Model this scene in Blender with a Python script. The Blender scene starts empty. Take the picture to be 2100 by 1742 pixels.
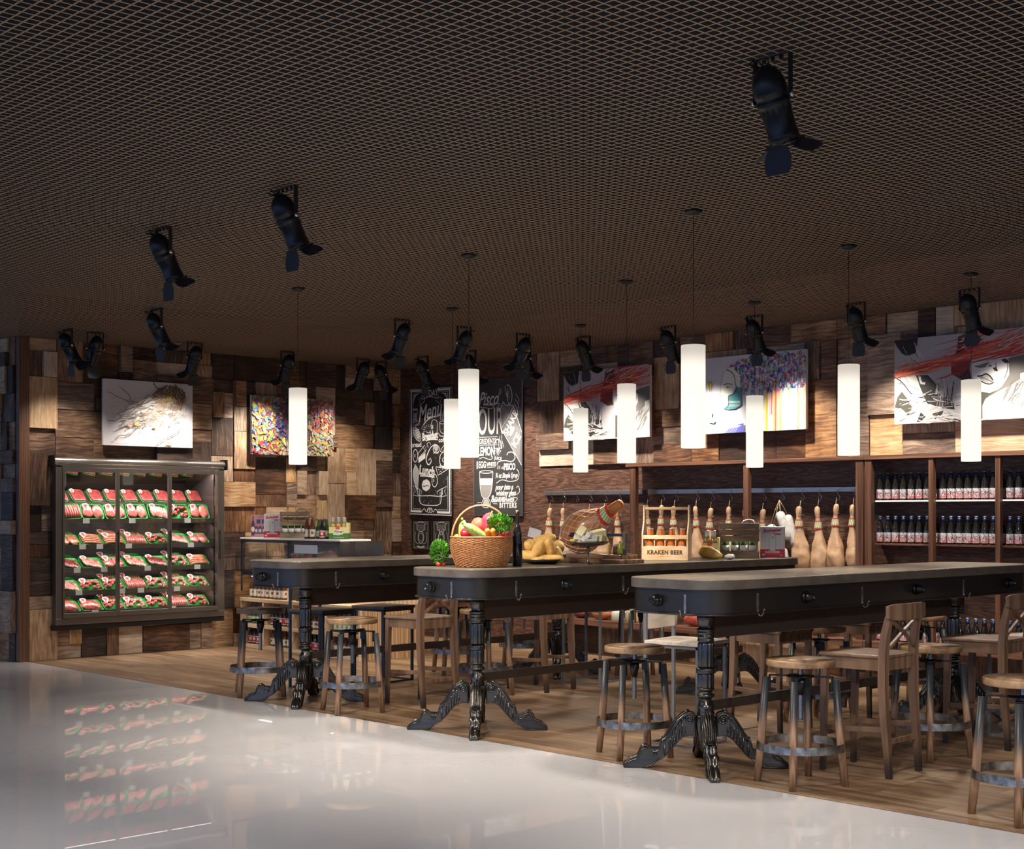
import bpy, math, random
from mathutils import Vector, Matrix, noise
R = random.Random(7)
PI = math.pi
SC = bpy.context.scene
COL = SC.collection
# ---------------------------------------------------------------- helpers
class MB:
    def __init__(s):
        s.v = []; s.f = []; s.m = []; s.s = []; s.uv = []; s.col = []; s.useuv = False; s.usecol = False
        s.M = Matrix.Identity(4)
    def add(s, vs, fs, mi=0, sm=False, M=None, uv=None, col=None):
        o = len(s.v); T = s.M @ M if M is not None else s.M
        for p in vs: s.v.append(tuple(T @ Vector(p)))
        for k, f in enumerate(fs):
            s.f.append(tuple(o + i for i in f)); s.m.append(mi); s.s.append(sm)
            s.uv.append(uv[k] if uv else None); s.col.append(col)
            if uv: s.useuv = True
            if col is not None: s.usecol = True
        return s
    def box(s, x0, x1, y0, y1, z0, z1, mi=0, M=None, col=None):
        vs = [(x0,y0,z0),(x1,y0,z0),(x1,y1,z0),(x0,y1,z0),(x0,y0,z1),(x1,y0,z1),(x1,y1,z1),(x0,y1,z1)]
        return s.add(vs, [(3,2,1,0),(4,5,6,7),(0,1,5,4),(1,2,6,5),(2,3,7,6),(3,0,4,7)], mi, False, M, None, col)
    def prism(s, pts, z0, z1, mi=0, M=None, sm=False, col=None):
        n = len(pts)
        vs = [(x,y,z0) for x,y in pts] + [(x,y,z1) for x,y in pts]
        s.add(vs, [tuple(range(n))[::-1], tuple(range(n,2*n))], mi, False, M, None, col)
        o = len(s.v) - 2*n
        for i in range(n):
            j = (i+1) % n
            s.f.append((o+i,o+j,o+n+j,o+n+i)); s.m.append(mi); s.s.append(sm); s.uv.append(None); s.col.append(col)
        return s
    def lathe(s, prof, n=24, M=None, mi=0, sm=True, ax=(0,0), sx=1, sy=1, fn=None, close=False):
        vs = []; fs = []
        for (r, z) in prof:
            for i in range(n):
                a = 2*PI*i/n
                rr = r * (fn(a, z) if fn else 1)
                vs.append((ax[0]+rr*math.cos(a)*sx, ax[1]+rr*math.sin(a)*sy, z))
        m = len(prof)
        for j in range(m if close else m-1):
            k = (j+1) % m
            for i in range(n):
                i2 = (i+1) % n
                fs.append((j*n+i, j*n+i2, k*n+i2, k*n+i))
        if not close:
            if prof[0][0] > 1e-5: fs.append(tuple(range(n))[::-1])
            if prof[-1][0] > 1e-5: fs.append(tuple((m-1)*n+i for i in range(n)))
        return s.add(vs, fs, mi, sm, M)
    def tube(s, pts, r, n=8, mi=0, closed=False, M=None, sm=True, sq=1.0):
        P = [Vector(p) for p in pts]; L = len(P); vs = []; fs = []
        up = None
        for i in range(L):
            if closed: t = P[(i+1)%L] - P[i-1]
            else: t = P[min(i+1,L-1)] - P[max(i-1,0)]
            if t.length < 1e-9: t = Vector((0,0,1))
            t.normalize()
            if up is None:
                up = Vector((0,0,1)) if abs(t.z) < .9 else Vector((1,0,0))
            a = t.cross(up)
            if a.length < 1e-4: a = t.orthogonal()
            a.normalize(); up = a.cross(t).normalized()
            rr = r[i] if isinstance(r, (list, tuple)) else r
            for k in range(n):
                an = 2*PI*(k+.5)/n
                vs.append(P[i] + a*math.cos(an)*rr + up*math.sin(an)*rr*sq)
        for i in range(L if closed else L-1):
            j = (i+1) % L
            for k in range(n):
                k2 = (k+1) % n
                fs.append((i*n+k, i*n+k2, j*n+k2, j*n+k))
        if not closed:
            fs.append(tuple(range(n))[::-1]); fs.append(tuple((L-1)*n+k for k in range(n)))
        return s.add(vs, fs, mi, sm and n > 4, M)
    def bar(s, p0, p1, w, h, mi=0, up=(0,0,1), M=None):
        p0 = Vector(p0); p1 = Vector(p1); t = (p1-p0).normalized(); u = Vector(up)
        a = t.cross(u)
        if a.length < 1e-4: a = t.orthogonal()
        a.normalize(); u = a.cross(t).normalized()
        vs = []
        for p in (p0, p1):
            for x, y in ((-1,-1),(1,-1),(1,1),(-1,1)): vs.append(p + a*x*w/2 + u*y*h/2)
        return s.add(vs, [(3,2,1,0),(4,5,6,7),(0,1,5,4),(1,2,6,5),(2,3,7,6),(3,0,4,7)], mi, False, M)
    def blob(s, c, rad, seed=0, amp=.1, fr=2.0, nu=16, nv=10, mi=0, M=None, sm=True):
        vs = []; fs = []
        for j in range(nv+1):
            ph = PI*j/nv
            for i in range(nu):
                a = 2*PI*i/nu
                d = Vector((math.sin(ph)*math.cos(a), math.sin(ph)*math.sin(a), math.cos(ph)))
                k = 1 + amp*noise.noise(d*fr + Vector((seed*7.3, seed*3.1, 0)))*2
                vs.append((c[0]+d.x*rad[0]*k, c[1]+d.y*rad[1]*k, c[2]+d.z*rad[2]*k))
        for j in range(nv):
            for i in range(nu):
                i2 = (i+1) % nu
                fs.append((j*nu+i, (j+1)*nu+i, (j+1)*nu+i2, j*nu+i2))
        return s.add(vs, fs, mi, sm, M)
    def mesh(s, name, mats):
        me = bpy.data.meshes.new(name)
        me.from_pydata(s.v, [], s.f)
        for m in (mats if isinstance(mats, (list, tuple)) else [mats]): me.materials.append(m)
        me.polygons.foreach_set('material_index', s.m)
        me.polygons.foreach_set('use_smooth', s.s)
        if s.useuv:
            ul = me.uv_layers.new(name='UVMap')
            flat = []
            for f, u in zip(s.f, s.uv):
                for k in range(len(f)): flat.extend(u[k] if u else (0,0))
            ul.data.foreach_set('uv', flat)
        if s.usecol:
            ca = me.color_attributes.new('col', 'FLOAT_COLOR', 'CORNER')
            flat = []
            for f, c in zip(s.f, s.col):
                c = c or (1,1,1)
                for k in range(len(f)): flat.extend((c[0],c[1],c[2],1))
            ca.data.foreach_set('color', flat)
        me.update(); me.validate()
        return me
    def build(s, name, mats, parent=None, bev=0, sub=0, seg=2):
        o = bpy.data.objects.new(name, s.mesh(name, mats)); COL.objects.link(o)
        if parent is not None: o.parent = parent
        if bev:
            b = o.modifiers.new('bevel', 'BEVEL'); b.width = bev; b.segments = seg; b.limit_method = 'ANGLE'; b.angle_limit = .7
        if sub:
            b = o.modifiers.new('sub', 'SUBSURF'); b.levels = sub; b.render_levels = sub
        return o
def tag(o, label, cat, group=None):
    o['label'] = label; o['category'] = cat
    if group: o['group'] = group
    return o
def thing(name, label, cat, loc=(0,0,0), rz=0, group=None):
    o = bpy.data.objects.new(name, None); COL.objects.link(o)
    o.empty_display_size = .05
    o.location = loc; o.rotation_euler = (0,0,rz)
    return tag(o, label, cat, group)
def struct(o):
    o['kind'] = 'structure'; return o
def kids(o): return [c for c in KID.get(o.name, [])]
KID = {}
def reg(o):
    for c in COL.objects:
        if c.parent == o: KID.setdefault(o.name, []).append(c); reg(c)
def dup(src, loc=None, rot=None, label=None, group=None, scale=None):
    def cp(o, par):
        c = o.copy(); COL.objects.link(c)
        if par is not None: c.parent = par
        for ch in KID.get(o.name, []): cp(ch, c)
        return c
    r = cp(src, None)
    if loc is not None: r.location = loc
    if rot is not None: r.rotation_euler = rot if isinstance(rot, tuple) else (0,0,rot)
    if label: r['label'] = label
    if group: r['group'] = group
    if scale: r.scale = scale if isinstance(scale, tuple) else (scale,)*3
    return r
class Proto:
    """first placement moves the thing itself, later ones copy it"""
    def __init__(s, o): s.o = o; s.used = False; reg(o)
    def put(s, loc, rot=0, label=None, group=None, scale=None):
        if not s.used:
            s.used = True; o = s.o; o.location = loc
            o.rotation_euler = rot if isinstance(rot, tuple) else (0,0,rot)
            if label: o['label'] = label
            if group: o['group'] = group
            if scale: o.scale = scale if isinstance(scale, tuple) else (scale,)*3
            return o
        return dup(s.o, loc, rot, label, group, scale)
ORD = ['first','second','third','fourth','fifth','sixth','seventh','eighth','ninth','tenth','eleventh','twelfth','thirteenth',
       'fourteenth','fifteenth','sixteenth','seventeenth','eighteenth','nineteenth','twentieth']
def rrect(x0, x1, y0, y1, r, n=8):
    out = []
    for cx, cy, a0 in ((x1-r,y0+r,-PI/2),(x1-r,y1-r,0),(x0+r,y1-r,PI/2),(x0+r,y0+r,PI)):
        for i in range(n+1):
            a = a0 + PI/2*i/n
            out.append((cx+r*math.cos(a), cy+r*math.sin(a)))
    return out
F = 2928.0
def onX(px, X):          # Y of the point on the plane X that the photo shows at column px
    t = (px-1050)/F; d = X/(.727*t+.687); return d*(.727-.687*t)
def onY(px, Y):
    t = (px-1050)/F; d = Y/(.727-.687*t); return d*(.727*t+.687)
# ---------------------------------------------------------------- materials
def newmat(name):
    m = bpy.data.materials.new(name); m.use_nodes = True
    nt = m.node_tree; b = nt.nodes['Principled BSDF']
    return m, nt, b
def nd(nt, t, **kw):
    n = nt.nodes.new('ShaderNode'+t)
    for k, v in kw.items():
        if k.startswith('_'): setattr(n, k[1:], v)
        else:
            key = k.replace('__', ' ')
            n.inputs[key].default_value = v
    return n
def ln(nt, a, ao, b, bi): nt.links.new(a.outputs[ao], b.inputs[bi])
def ramp(nt, stops):
    r = nt.nodes.new('ShaderNodeValToRGB'); e = r.color_ramp.elements
    while len(e) < len(stops): e.new(.5)
    for i, (p, c) in enumerate(stops):
        e[i].position = p; e[i].color = (c[0], c[1], c[2], 1)
    return r
def pmat(name, c, rough=.5, metal=0, var=0, vs=20, bump=0, bs=60, coat=0, spec=.5, emis=0, trans=0, ior=1.45, stretch=None):
    m, nt, b = newmat(name)
    b.inputs['Base Color'].default_value = (c[0],c[1],c[2],1)
    b.inputs['Roughness'].default_value = rough; b.inputs['Metallic'].default_value = metal
    b.inputs['Specular IOR Level'].default_value = spec
    b.inputs['Coat Weight'].default_value = coat; b.inputs['Coat Roughness'].default_value = .1
    b.inputs['Transmission Weight'].default_value = trans; b.inputs['IOR'].default_value = ior
    if emis:
        b.inputs['Emission Color'].default_value = (c[0],c[1],c[2],1); b.inputs['Emission Strength'].default_value = emis
    if var or bump:
        tc = nd(nt, 'TexCoord'); mp = nd(nt, 'Mapping')
        if stretch: mp.inputs['Scale'].default_value = stretch
        ln(nt, tc, 'Object', mp, 'Vector')
    if var:
        n = nd(nt, 'TexNoise', Scale=vs, Detail=5.0, Roughness=.6); ln(nt, mp, 0, n, 'Vector')
        r = ramp(nt, [(.3, [x*(1-var) for x in c]), (.7, [min(1, x*(1+var)) for x in c])])
        ln(nt, n, 'Fac', r, 'Fac'); ln(nt, r, 'Color', b, 'Base Color')
    if bump:
        n2 = nd(nt, 'TexNoise', Scale=bs, Detail=4.0); ln(nt, mp, 0, n2, 'Vector')
        bp = nd(nt, 'Bump', Strength=bump, Distance=.01); ln(nt, n2, 'Fac', bp, 'Height'); ln(nt, bp, 'Normal', b, 'Normal')
    return m
def woodmat(name, dark, light, rough=.5, axis=2, sc=6, tight=14, coord='Object', bump=.15, knots=0.0, tips=None, coat=0):
    """long grain along `axis` of the object"""
    m, nt, b = newmat(name)
    tc = nd(nt, 'TexCoord'); mp = nd(nt, 'Mapping')
    s = [sc*tight/6.0]*3; s[axis] = sc*.22
    mp.inputs['Scale'].default_value = s
    ln(nt, tc, coord, mp, 'Vector')
    n0 = nd(nt, 'TexNoise', Scale=.6, Detail=2.0); ln(nt, mp, 0, n0, 'Vector')
    n1 = nd(nt, 'TexNoise', Scale=1.0, Detail=8.0, Roughness=.62, Distortion=.9); ln(nt, mp, 0, n1, 'Vector')
    w = nd(nt, 'TexWave', Scale=.55, Distortion=9.0, Detail=3.0, Detail__Scale=1.2); ln(nt, mp, 0, w, 'Vector')
    mx = nd(nt, 'Mix', _data_type='FLOAT'); mx.inputs[0].default_value = .42
    nt.links.new(n1.outputs['Fac'], mx.inputs[2]); nt.links.new(w.outputs['Fac'], mx.inputs[3])
    mid = [(a+c)/2 for a, c in zip(dark, light)]
    r = ramp(nt, [(.22, dark), (.5, mid), (.78, light)])
    nt.links.new(mx.outputs[0], r.inputs['Fac'])
    src = r.outputs['Color']
    if tips:                         # (z0, z1, colour): stain on the foot of a leg, in object space
        sx = nd(nt, 'SeparateXYZ'); ln(nt, tc, 'Object', sx, 0)
        mr = nd(nt, 'MapRange', _interpolation_type='SMOOTHSTEP'); ln(nt, sx, 'Z', mr, 0)
        mr.inputs['From Min'].default_value = tips[0]; mr.inputs['From Max'].default_value = tips[1]
        mc = nd(nt, 'Mix', _data_type='RGBA'); nt.links.new(mr.outputs[0], mc.inputs[0])
        mc.inputs[7].default_value = (*tips[2], 1); nt.links.new(src, mc.inputs[6]); src = mc.outputs[2]
    nt.links.new(src, b.inputs['Base Color'])
    b.inputs['Roughness'].default_value = rough; b.inputs['Coat Weight'].default_value = coat
    if bump:
        bp = nd(nt, 'Bump', Strength=bump, Distance=.004); nt.links.new(mx.outputs[0], bp.inputs['Height']); ln(nt, bp, 'Normal', b, 'Normal')
    return m
def colmat(name, rough=.6, coat=0):
    m, nt, b = newmat(name)
    a = nd(nt, 'Attribute', _attribute_name='col'); ln(nt, a, 'Color', b, 'Base Color')
    b.inputs['Roughness'].default_value = rough; b.inputs['Coat Weight'].default_value = coat
    return m
# blocks of the timber cladding: UV carries each block's own grain offset, colour attribute its tone
def blockmat():
    m, nt, b = newmat('timber_block')
    uv = nd(nt, 'UVMap'); at = nd(nt, 'Attribute', _attribute_name='col')
    wn = nd(nt, 'TexNoise', Scale=2.6, Detail=2.0); ln(nt, uv, 0, wn, 'Vector'); ws = nd(nt, 'VectorMath', _operation='SCALE'); ws.inputs['Scale'].default_value = .1; nt.links.new(wn.outputs['Color'], ws.inputs[0]); wa = nd(nt, 'VectorMath', _operation='ADD'); ln(nt, uv, 0, wa, 0); ln(nt, ws, 0, wa, 1)
    mp = nd(nt, 'Mapping'); mp.inputs['Scale'].default_value = (.8, 9, 1); ln(nt, wa, 0, mp, 'Vector')
    nz = nd(nt, 'TexNoise', Scale=.9, Detail=2.0, Roughness=.5); ln(nt, mp, 0, nz, 'Vector')
    mul = nd(nt, 'Math', _operation='MULTIPLY'); mul.inputs[1].default_value = 60; ln(nt, nz, 'Fac', mul, 0)
    sn = nd(nt, 'Math', _operation='SINE'); ln(nt, mul, 0, sn, 0)
    fn = nd(nt, 'TexNoise', Scale=5.0, Detail=8.0, Roughness=.7); ln(nt, mp, 0, fn, 'Vector')
    big = nd(nt, 'TexNoise', Scale=3.2, Detail=4.0, Roughness=.6); ln(nt, uv, 0, big, 'Vector')
    a1 = nd(nt, 'MapRange'); ln(nt, sn, 0, a1, 0); a1.inputs['From Min'].default_value = -1; a1.inputs['To Min'].default_value = 0; a1.inputs['To Max'].default_value = .14
    a2 = nd(nt, 'Math', _operation='MULTIPLY_ADD'); ln(nt, fn, 'Fac', a2, 0); a2.inputs[1].default_value = .75; ln(nt, a1, 0, a2, 2)
    sep = nd(nt, 'SeparateColor'); ln(nt, at, 'Color', sep, 0)
    a3 = nd(nt, 'Math', _operation='ADD'); ln(nt, a2, 0, a3, 0)
    tone = nd(nt, 'Math', _operation='MULTIPLY_ADD'); ln(nt, sep, 'Red', tone, 0); tone.inputs[1].default_value = .78; tone.inputs[2].default_value = -.42
    ln(nt, tone, 0, a3, 1)
    a4 = nd(nt, 'Math', _operation='MULTIPLY_ADD'); ln(nt, big, 'Fac', a4, 0); a4.inputs[1].default_value = .7; ln(nt, a3, 0, a4, 2)
    a5 = nd(nt, 'Math', _operation='SUBTRACT'); ln(nt, a4, 0, a5, 0); a5.inputs[1].default_value = .3
    r = ramp(nt, [(.0, (.014,.007,.005)), (.25, (.065,.028,.014)), (.45, (.18,.09,.045)), (.64, (.38,.225,.118)), (.85, (.58,.4,.24)), (1, (.68,.5,.32))])
    ln(nt, a5, 0, r, 'Fac')
    hsv = nd(nt, 'HueSaturation'); ln(nt, r, 'Color', hsv, 'Color')
    h2 = nd(nt, 'MapRange'); ln(nt, sep, 'Green', h2, 0); h2.inputs['To Min'].default_value = .65; h2.inputs['To Max'].default_value = 1.15
    ln(nt, h2, 0, hsv, 'Saturation')
    ln(nt, hsv, 0, b, 'Base Color'); b.inputs['Roughness'].default_value = .55
    bp = nd(nt, 'Bump', Strength=.35, Distance=.004); ln(nt, a2, 0, bp, 'Height'); ln(nt, bp, 'Normal', b, 'Normal')
    return m
def panelmat(name='walnut_panel', ax='Y'):
    m, nt, b = newmat(name)
    tc = nd(nt, 'TexCoord'); mp = nd(nt, 'Mapping')
    mp.inputs['Scale'].default_value = (1, .9, 7); ln(nt, tc, 'Object', mp, 'Vector')
    nz = nd(nt, 'TexNoise', Scale=.8, Detail=3.0, Roughness=.55); ln(nt, mp, 0, nz, 'Vector')
    mul = nd(nt, 'Math', _operation='MULTIPLY'); mul.inputs[1].default_value = 90; ln(nt, nz, 'Fac', mul, 0)
    sn = nd(nt, 'Math', _operation='SINE'); ln(nt, mul, 0, sn, 0)
    mp2 = nd(nt, 'Mapping'); mp2.inputs['Scale'].default_value = (1, 6, 60); ln(nt, tc, 'Object', mp2, 'Vector')
    fn = nd(nt, 'TexNoise', Scale=2.0, Detail=8.0, Roughness=.75); ln(nt, mp2, 0, fn, 'Vector')
    a1 = nd(nt, 'Math', _operation='MULTIPLY_ADD'); ln(nt, sn, 0, a1, 0); a1.inputs[1].default_value = .085; ln(nt, fn, 'Fac', a1, 2)
    r = ramp(nt, [(.25, (.022,.01,.007)), (.45, (.08,.038,.025)), (.62, (.17,.088,.058)), (.85, (.34,.2,.14))])
    ln(nt, a1, 0, r, 'Fac'); ln(nt, r, 'Color', b, 'Base Color'); b.inputs['Roughness'].default_value = .5
    bp = nd(nt, 'Bump', Strength=.3, Distance=.003); ln(nt, a1, 0, bp, 'Height'); ln(nt, bp, 'Normal', b, 'Normal')
    return m
def plankmat():
    m, nt, b = newmat('floor_planks')
    tc = nd(nt, 'TexCoord'); mp = nd(nt, 'Mapping'); mp.inputs['Rotation'].default_value = (0,0,PI/2)
    ln(nt, tc, 'Object', mp, 'Vector')
    br = nd(nt, 'TexBrick', Scale=1.0); ln(nt, mp, 0, br, 'Vector')
    br.offset = .37; br.inputs['Brick Width'].default_value = 1.25; br.inputs['Row Height'].default_value = .165
    br.inputs['Mortar Size'].default_value = .0018; br.inputs['Color1'].default_value = (0,0,0,1); br.inputs['Color2'].default_value = (1,1,1,1)
    br.inputs['Mortar'].default_value = (.5,.5,.5,1); br.inputs['Mortar Smooth'].default_value = .1
    mp2 = nd(nt, 'Mapping'); mp2.inputs['Scale'].default_value = (14, 1.1, 1); ln(nt, tc, 'Object', mp2, 'Vector')
    add = nd(nt, 'VectorMath', _operation='ADD'); ln(nt, mp2, 0, add, 0)
    sc = nd(nt, 'VectorMath', _operation='SCALE'); sc.inputs['Scale'].default_value = 9; ln(nt, br, 'Color', sc, 0); ln(nt, sc, 0, add, 1)
    n1 = nd(nt, 'TexNoise', Scale=1.0, Detail=7.0, Roughness=.6, Distortion=.7); ln(nt, add, 0, n1, 'Vector')
    sep = nd(nt, 'SeparateColor'); ln(nt, br, 'Color', sep, 0)
    ma = nd(nt, 'Math', _operation='MULTIPLY_ADD'); ln(nt, sep, 'Red', ma, 0); ma.inputs[1].default_value = .22; ln(nt, n1, 'Fac', ma, 2)
    r = ramp(nt, [(.32, (.08,.043,.022)), (.52, (.21,.125,.07)), (.68, (.31,.2,.118)), (.9, (.43,.3,.19))])
    ln(nt, ma, 0, r, 'Fac')
    mx = nd(nt, 'Mix', _data_type='RGBA'); nt.links.new(br.outputs['Fac'], mx.inputs[0]); nt.links.new(r.outputs['Color'], mx.inputs[6])
    mx.inputs[7].default_value = (.03,.018,.012,1)
    nt.links.new(mx.outputs[2], b.inputs['Base Color']); b.inputs['Roughness'].default_value = .38
    bp = nd(nt, 'Bump', Strength=.2, Distance=.003); ln(nt, n1, 'Fac', bp, 'Height'); ln(nt, bp, 'Normal', b, 'Normal')
    return m
def marblemat():
    m, nt, b = newmat('polished_white_stone')
    tc = nd(nt, 'TexCoord')
    n1 = nd(nt, 'TexNoise', Scale=1.3, Detail=9.0, Roughness=.65, Distortion=1.6); ln(nt, tc, 'Object', n1, 'Vector')
    r = ramp(nt, [(.3, (.62,.61,.63)), (.48, (.68,.67,.69)), (.5, (.58,.55,.54)), (.512, (.68,.67,.69)), (.7, (.71,.7,.72))])
    ln(nt, n1, 'Fac', r, 'Fac')
    n2 = nd(nt, 'TexNoise', Scale=.6, Detail=3.0); ln(nt, tc, 'Object', n2, 'Vector')
    mx = nd(nt, 'Mix', _data_type='RGBA'); ln(nt, n2, 'Fac', mx, 0)
    m2 = nd(nt, 'MapRange'); ln(nt, n2, 'Fac', m2, 0); m2.inputs['From Min'].default_value = .45; m2.inputs['From Max'].default_value = .7
    nt.links.new(m2.outputs[0], mx.inputs[0]); mx.inputs[6].default_value = (.68,.67,.69,1); ln(nt, r, 'Color', mx, 7)
    nt.links.new(mx.outputs[2], b.inputs['Base Color'])
    b.inputs['Roughness'].default_value = .5; b.inputs['Coat Weight'].default_value = .9; b.inputs['Coat Roughness'].default_value = .01; b.inputs['Coat IOR'].default_value = 1.38
    b.inputs['Specular IOR Level'].default_value = .15
    return m
M = {}
M['block'] = blockmat(); M['panel'] = panelmat(); M['planks'] = plankmat(); M['stone'] = marblemat()
M['trimwood'] = woodmat('dark_trim_wood', (.07,.028,.015), (.2,.095,.055), .45, axis=2, sc=5, tight=40)
M['trimwoodh'] = woodmat('dark_trim_wood_horizontal', (.1,.042,.024), (.27,.13,.08), .45, axis=1, sc=5, tight=40)
M['seatwood'] = woodmat('stool_seat_wood', (.13,.065,.03), (.47,.29,.15), .42, axis=0, sc=5, tight=12)
M['darkseat'] = woodmat('dark_stool_seat_wood', (.04,.024,.017), (.17,.11,.08), .4, axis=0, sc=5, tight=12)
M['legwood'] = woodmat('stool_leg_wood', (.14,.07,.035), (.36,.215,.125), .4, axis=2, sc=7, tight=20, tips=(.30,.44,(.032,.036,.042)))
M['chairwood'] = woodmat('chair_wood', (.12,.064,.037), (.26,.155,.095), .42, axis=2, sc=5, tight=8, bump=.05)
M['chairleg'] = woodmat('chair_leg_wood', (.13,.07,.042), (.26,.158,.1), .4, axis=2, sc=5, tight=8, bump=.05, tips=(.2,.02,(.03,.022,.018)))
M['iron'] = pmat('black_cast_iron', (.03,.03,.031), .27, .75, bump=.06, bs=90)
M['castiron'] = pmat('cast_iron_gloss', (.1,.095,.09), .22, .9, bump=.08, bs=50)
M['apron'] = pmat('black_lacquered_steel', (.065,.058,.053), .28, .75, bump=.06, bs=130)
M['beam'] = pmat('brown_black_steel', (.07,.05,.04), .45, .3, bump=.05, bs=100)
M['concrete'] = pmat('worn_concrete', (.13,.11,.088), .3, .0, var=.3, vs=9, bump=.25, bs=120, coat=.15)
M['oldsteel'] = pmat('scuffed_steel', (.27,.26,.25), .33, .9, var=.75, vs=16, bump=.15, bs=70)
M['chrome'] = pmat('chrome', (.6,.6,.6), .18, 1)
M['steel'] = pmat('brushed_steel', (.5,.48,.46), .34, .95, var=.12, vs=10)
M['greymetal'] = pmat('grey_painted_metal', (.2,.205,.21), .42, .3)
M['bluemetal'] = pmat('slate_painted_metal', (.045,.055,.07), .38, .4)
M['palewood'] = woodmat('bleached_board', (.5,.42,.35), (.74,.66,.57), .55, axis=0, sc=6, tight=16)
M['darkboard'] = woodmat('charcoal_board', (.035,.028,.024), (.11,.085,.07), .5, axis=0, sc=6, tight=16)
M['black'] = pmat('black_satin', (.012,.012,.013), .4)
M['can'] = pmat('spotlight_black', (.022,.022,.024), .3, .5)
M['flap'] = pmat('spotlight_flap', (.03,.034,.045), .5, .2)
M['fridge'] = pmat('bronze_grey_aluminium', (.17,.15,.135), .36, .75)
M['fridgein'] = pmat('fridge_interior', (.045,.035,.032), .5)
M['strand'] = pmat('bronze_expanded_metal', (.46,.325,.21), .5, .1)
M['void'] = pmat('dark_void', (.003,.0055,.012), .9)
M['white'] = pmat('white_card', (.8,.8,.8), .55)
M['chalk'] = pmat('chalk', (.82,.81,.8), .8)
M['chalkgrey'] = pmat('soft_chalk', (.4,.4,.4), .9)
M['slate'] = pmat('black_slate', (.022,.02,.019), .55)
M['greyslate'] = pmat('grey_slate', (.05,.05,.052), .5, var=.25, vs=3)
M['pine'] = woodmat('light_pine', (.5,.34,.2), (.74,.57,.39), .5, axis=1, sc=5, tight=12)
M['pinev'] = woodmat('pine_slats', (.3,.17,.08), (.62,.4,.22), .5, axis=2, sc=5, tight=16)
M['paint'] = colmat('paint', .55)
M['print'] = colmat('printed', .4)
M['cap'] = pmat('bottle_cap_metal', (.3,.3,.33), .35, .6)
def glassmat(name, c, rough=.02, fake=.35, alpha=None):
    m, nt, b = newmat(name); nt.nodes.remove(b)
    out = nt.nodes['Material Output']
    g = nd(nt, 'BsdfGlossy', Roughness=rough); t = nd(nt, 'BsdfTransparent'); t.inputs[0].default_value = (c[0],c[1],c[2],1)
    fr = nd(nt, 'LayerWeight', Blend=.25); fm = nd(nt, 'Math', _operation='MULTIPLY_ADD'); ln(nt, fr, 'Facing', fm, 0); fm.inputs[1].default_value = .55; fm.inputs[2].default_value = .05; mx = nd(nt, 'MixShader'); ln(nt, fm, 0, mx, 0); ln(nt, t, 0, mx, 1); ln(nt, g, 0, mx, 2)
    ln(nt, mx, 0, out, 0)
    return m
M['glass'] = glassmat('clear_glass', (.93,.94,.94))
M['glassblue'] = glassmat('tinted_glass', (.72,.76,.84))
# ---------------------------------------------------------------- camera, world
X0, X1, Y1, HC = 6.3, 11.1, 13.75, 3.25       # wood floor edge, right wall, left wall, mesh ceiling
cam = bpy.data.cameras.new('camera'); co = bpy.data.objects.new('camera', cam); COL.objects.link(co)
co.location = (0,0,1.5); co.rotation_euler = (PI/2, 0, -math.radians(43.4))
cam.lens = F/2100*36; cam.sensor_width = 36; cam.shift_y = (1050-871)/2100; cam.clip_end = 100
SC.camera = co
SC.view_settings.view_transform = 'Standard'; SC.view_settings.look = 'None'; SC.view_settings.gamma = 1
SC.view_settings.use_curve_mapping = False; SC.view_settings.exposure = 0
SC.cycles.max_bounces = 8; SC.cycles.transparent_max_bounces = 12; SC.cycles.sample_clamp_indirect = 4
SC.cycles.caustics_reflective = False; SC.cycles.caustics_refractive = False
w = bpy.data.worlds.new('world'); SC.world = w; w.use_nodes = True
nt = w.node_tree; bg = nt.nodes['Background']
tc = nd(nt, 'TexCoord'); sx = nd(nt, 'SeparateXYZ'); ln(nt, tc, 'Generated', sx, 0)
mr = nd(nt, 'MapRange'); ln(nt, sx, 'X', mr, 0); mr.inputs['From Min'].default_value = -1; mr.inputs['From Max'].default_value = .4
r = ramp(nt, [(0, (.6,.98,1.9)), (.18, (.42,.62,1.1)), (.4, (.28,.38,.6)), (.6, (.26,.28,.33)), (1, (.32,.29,.27))]); ln(nt, mr, 0, r, 'Fac'); ln(nt, r, 'Color', bg, 'Color')
bg.inputs['Strength'].default_value = .62

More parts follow.
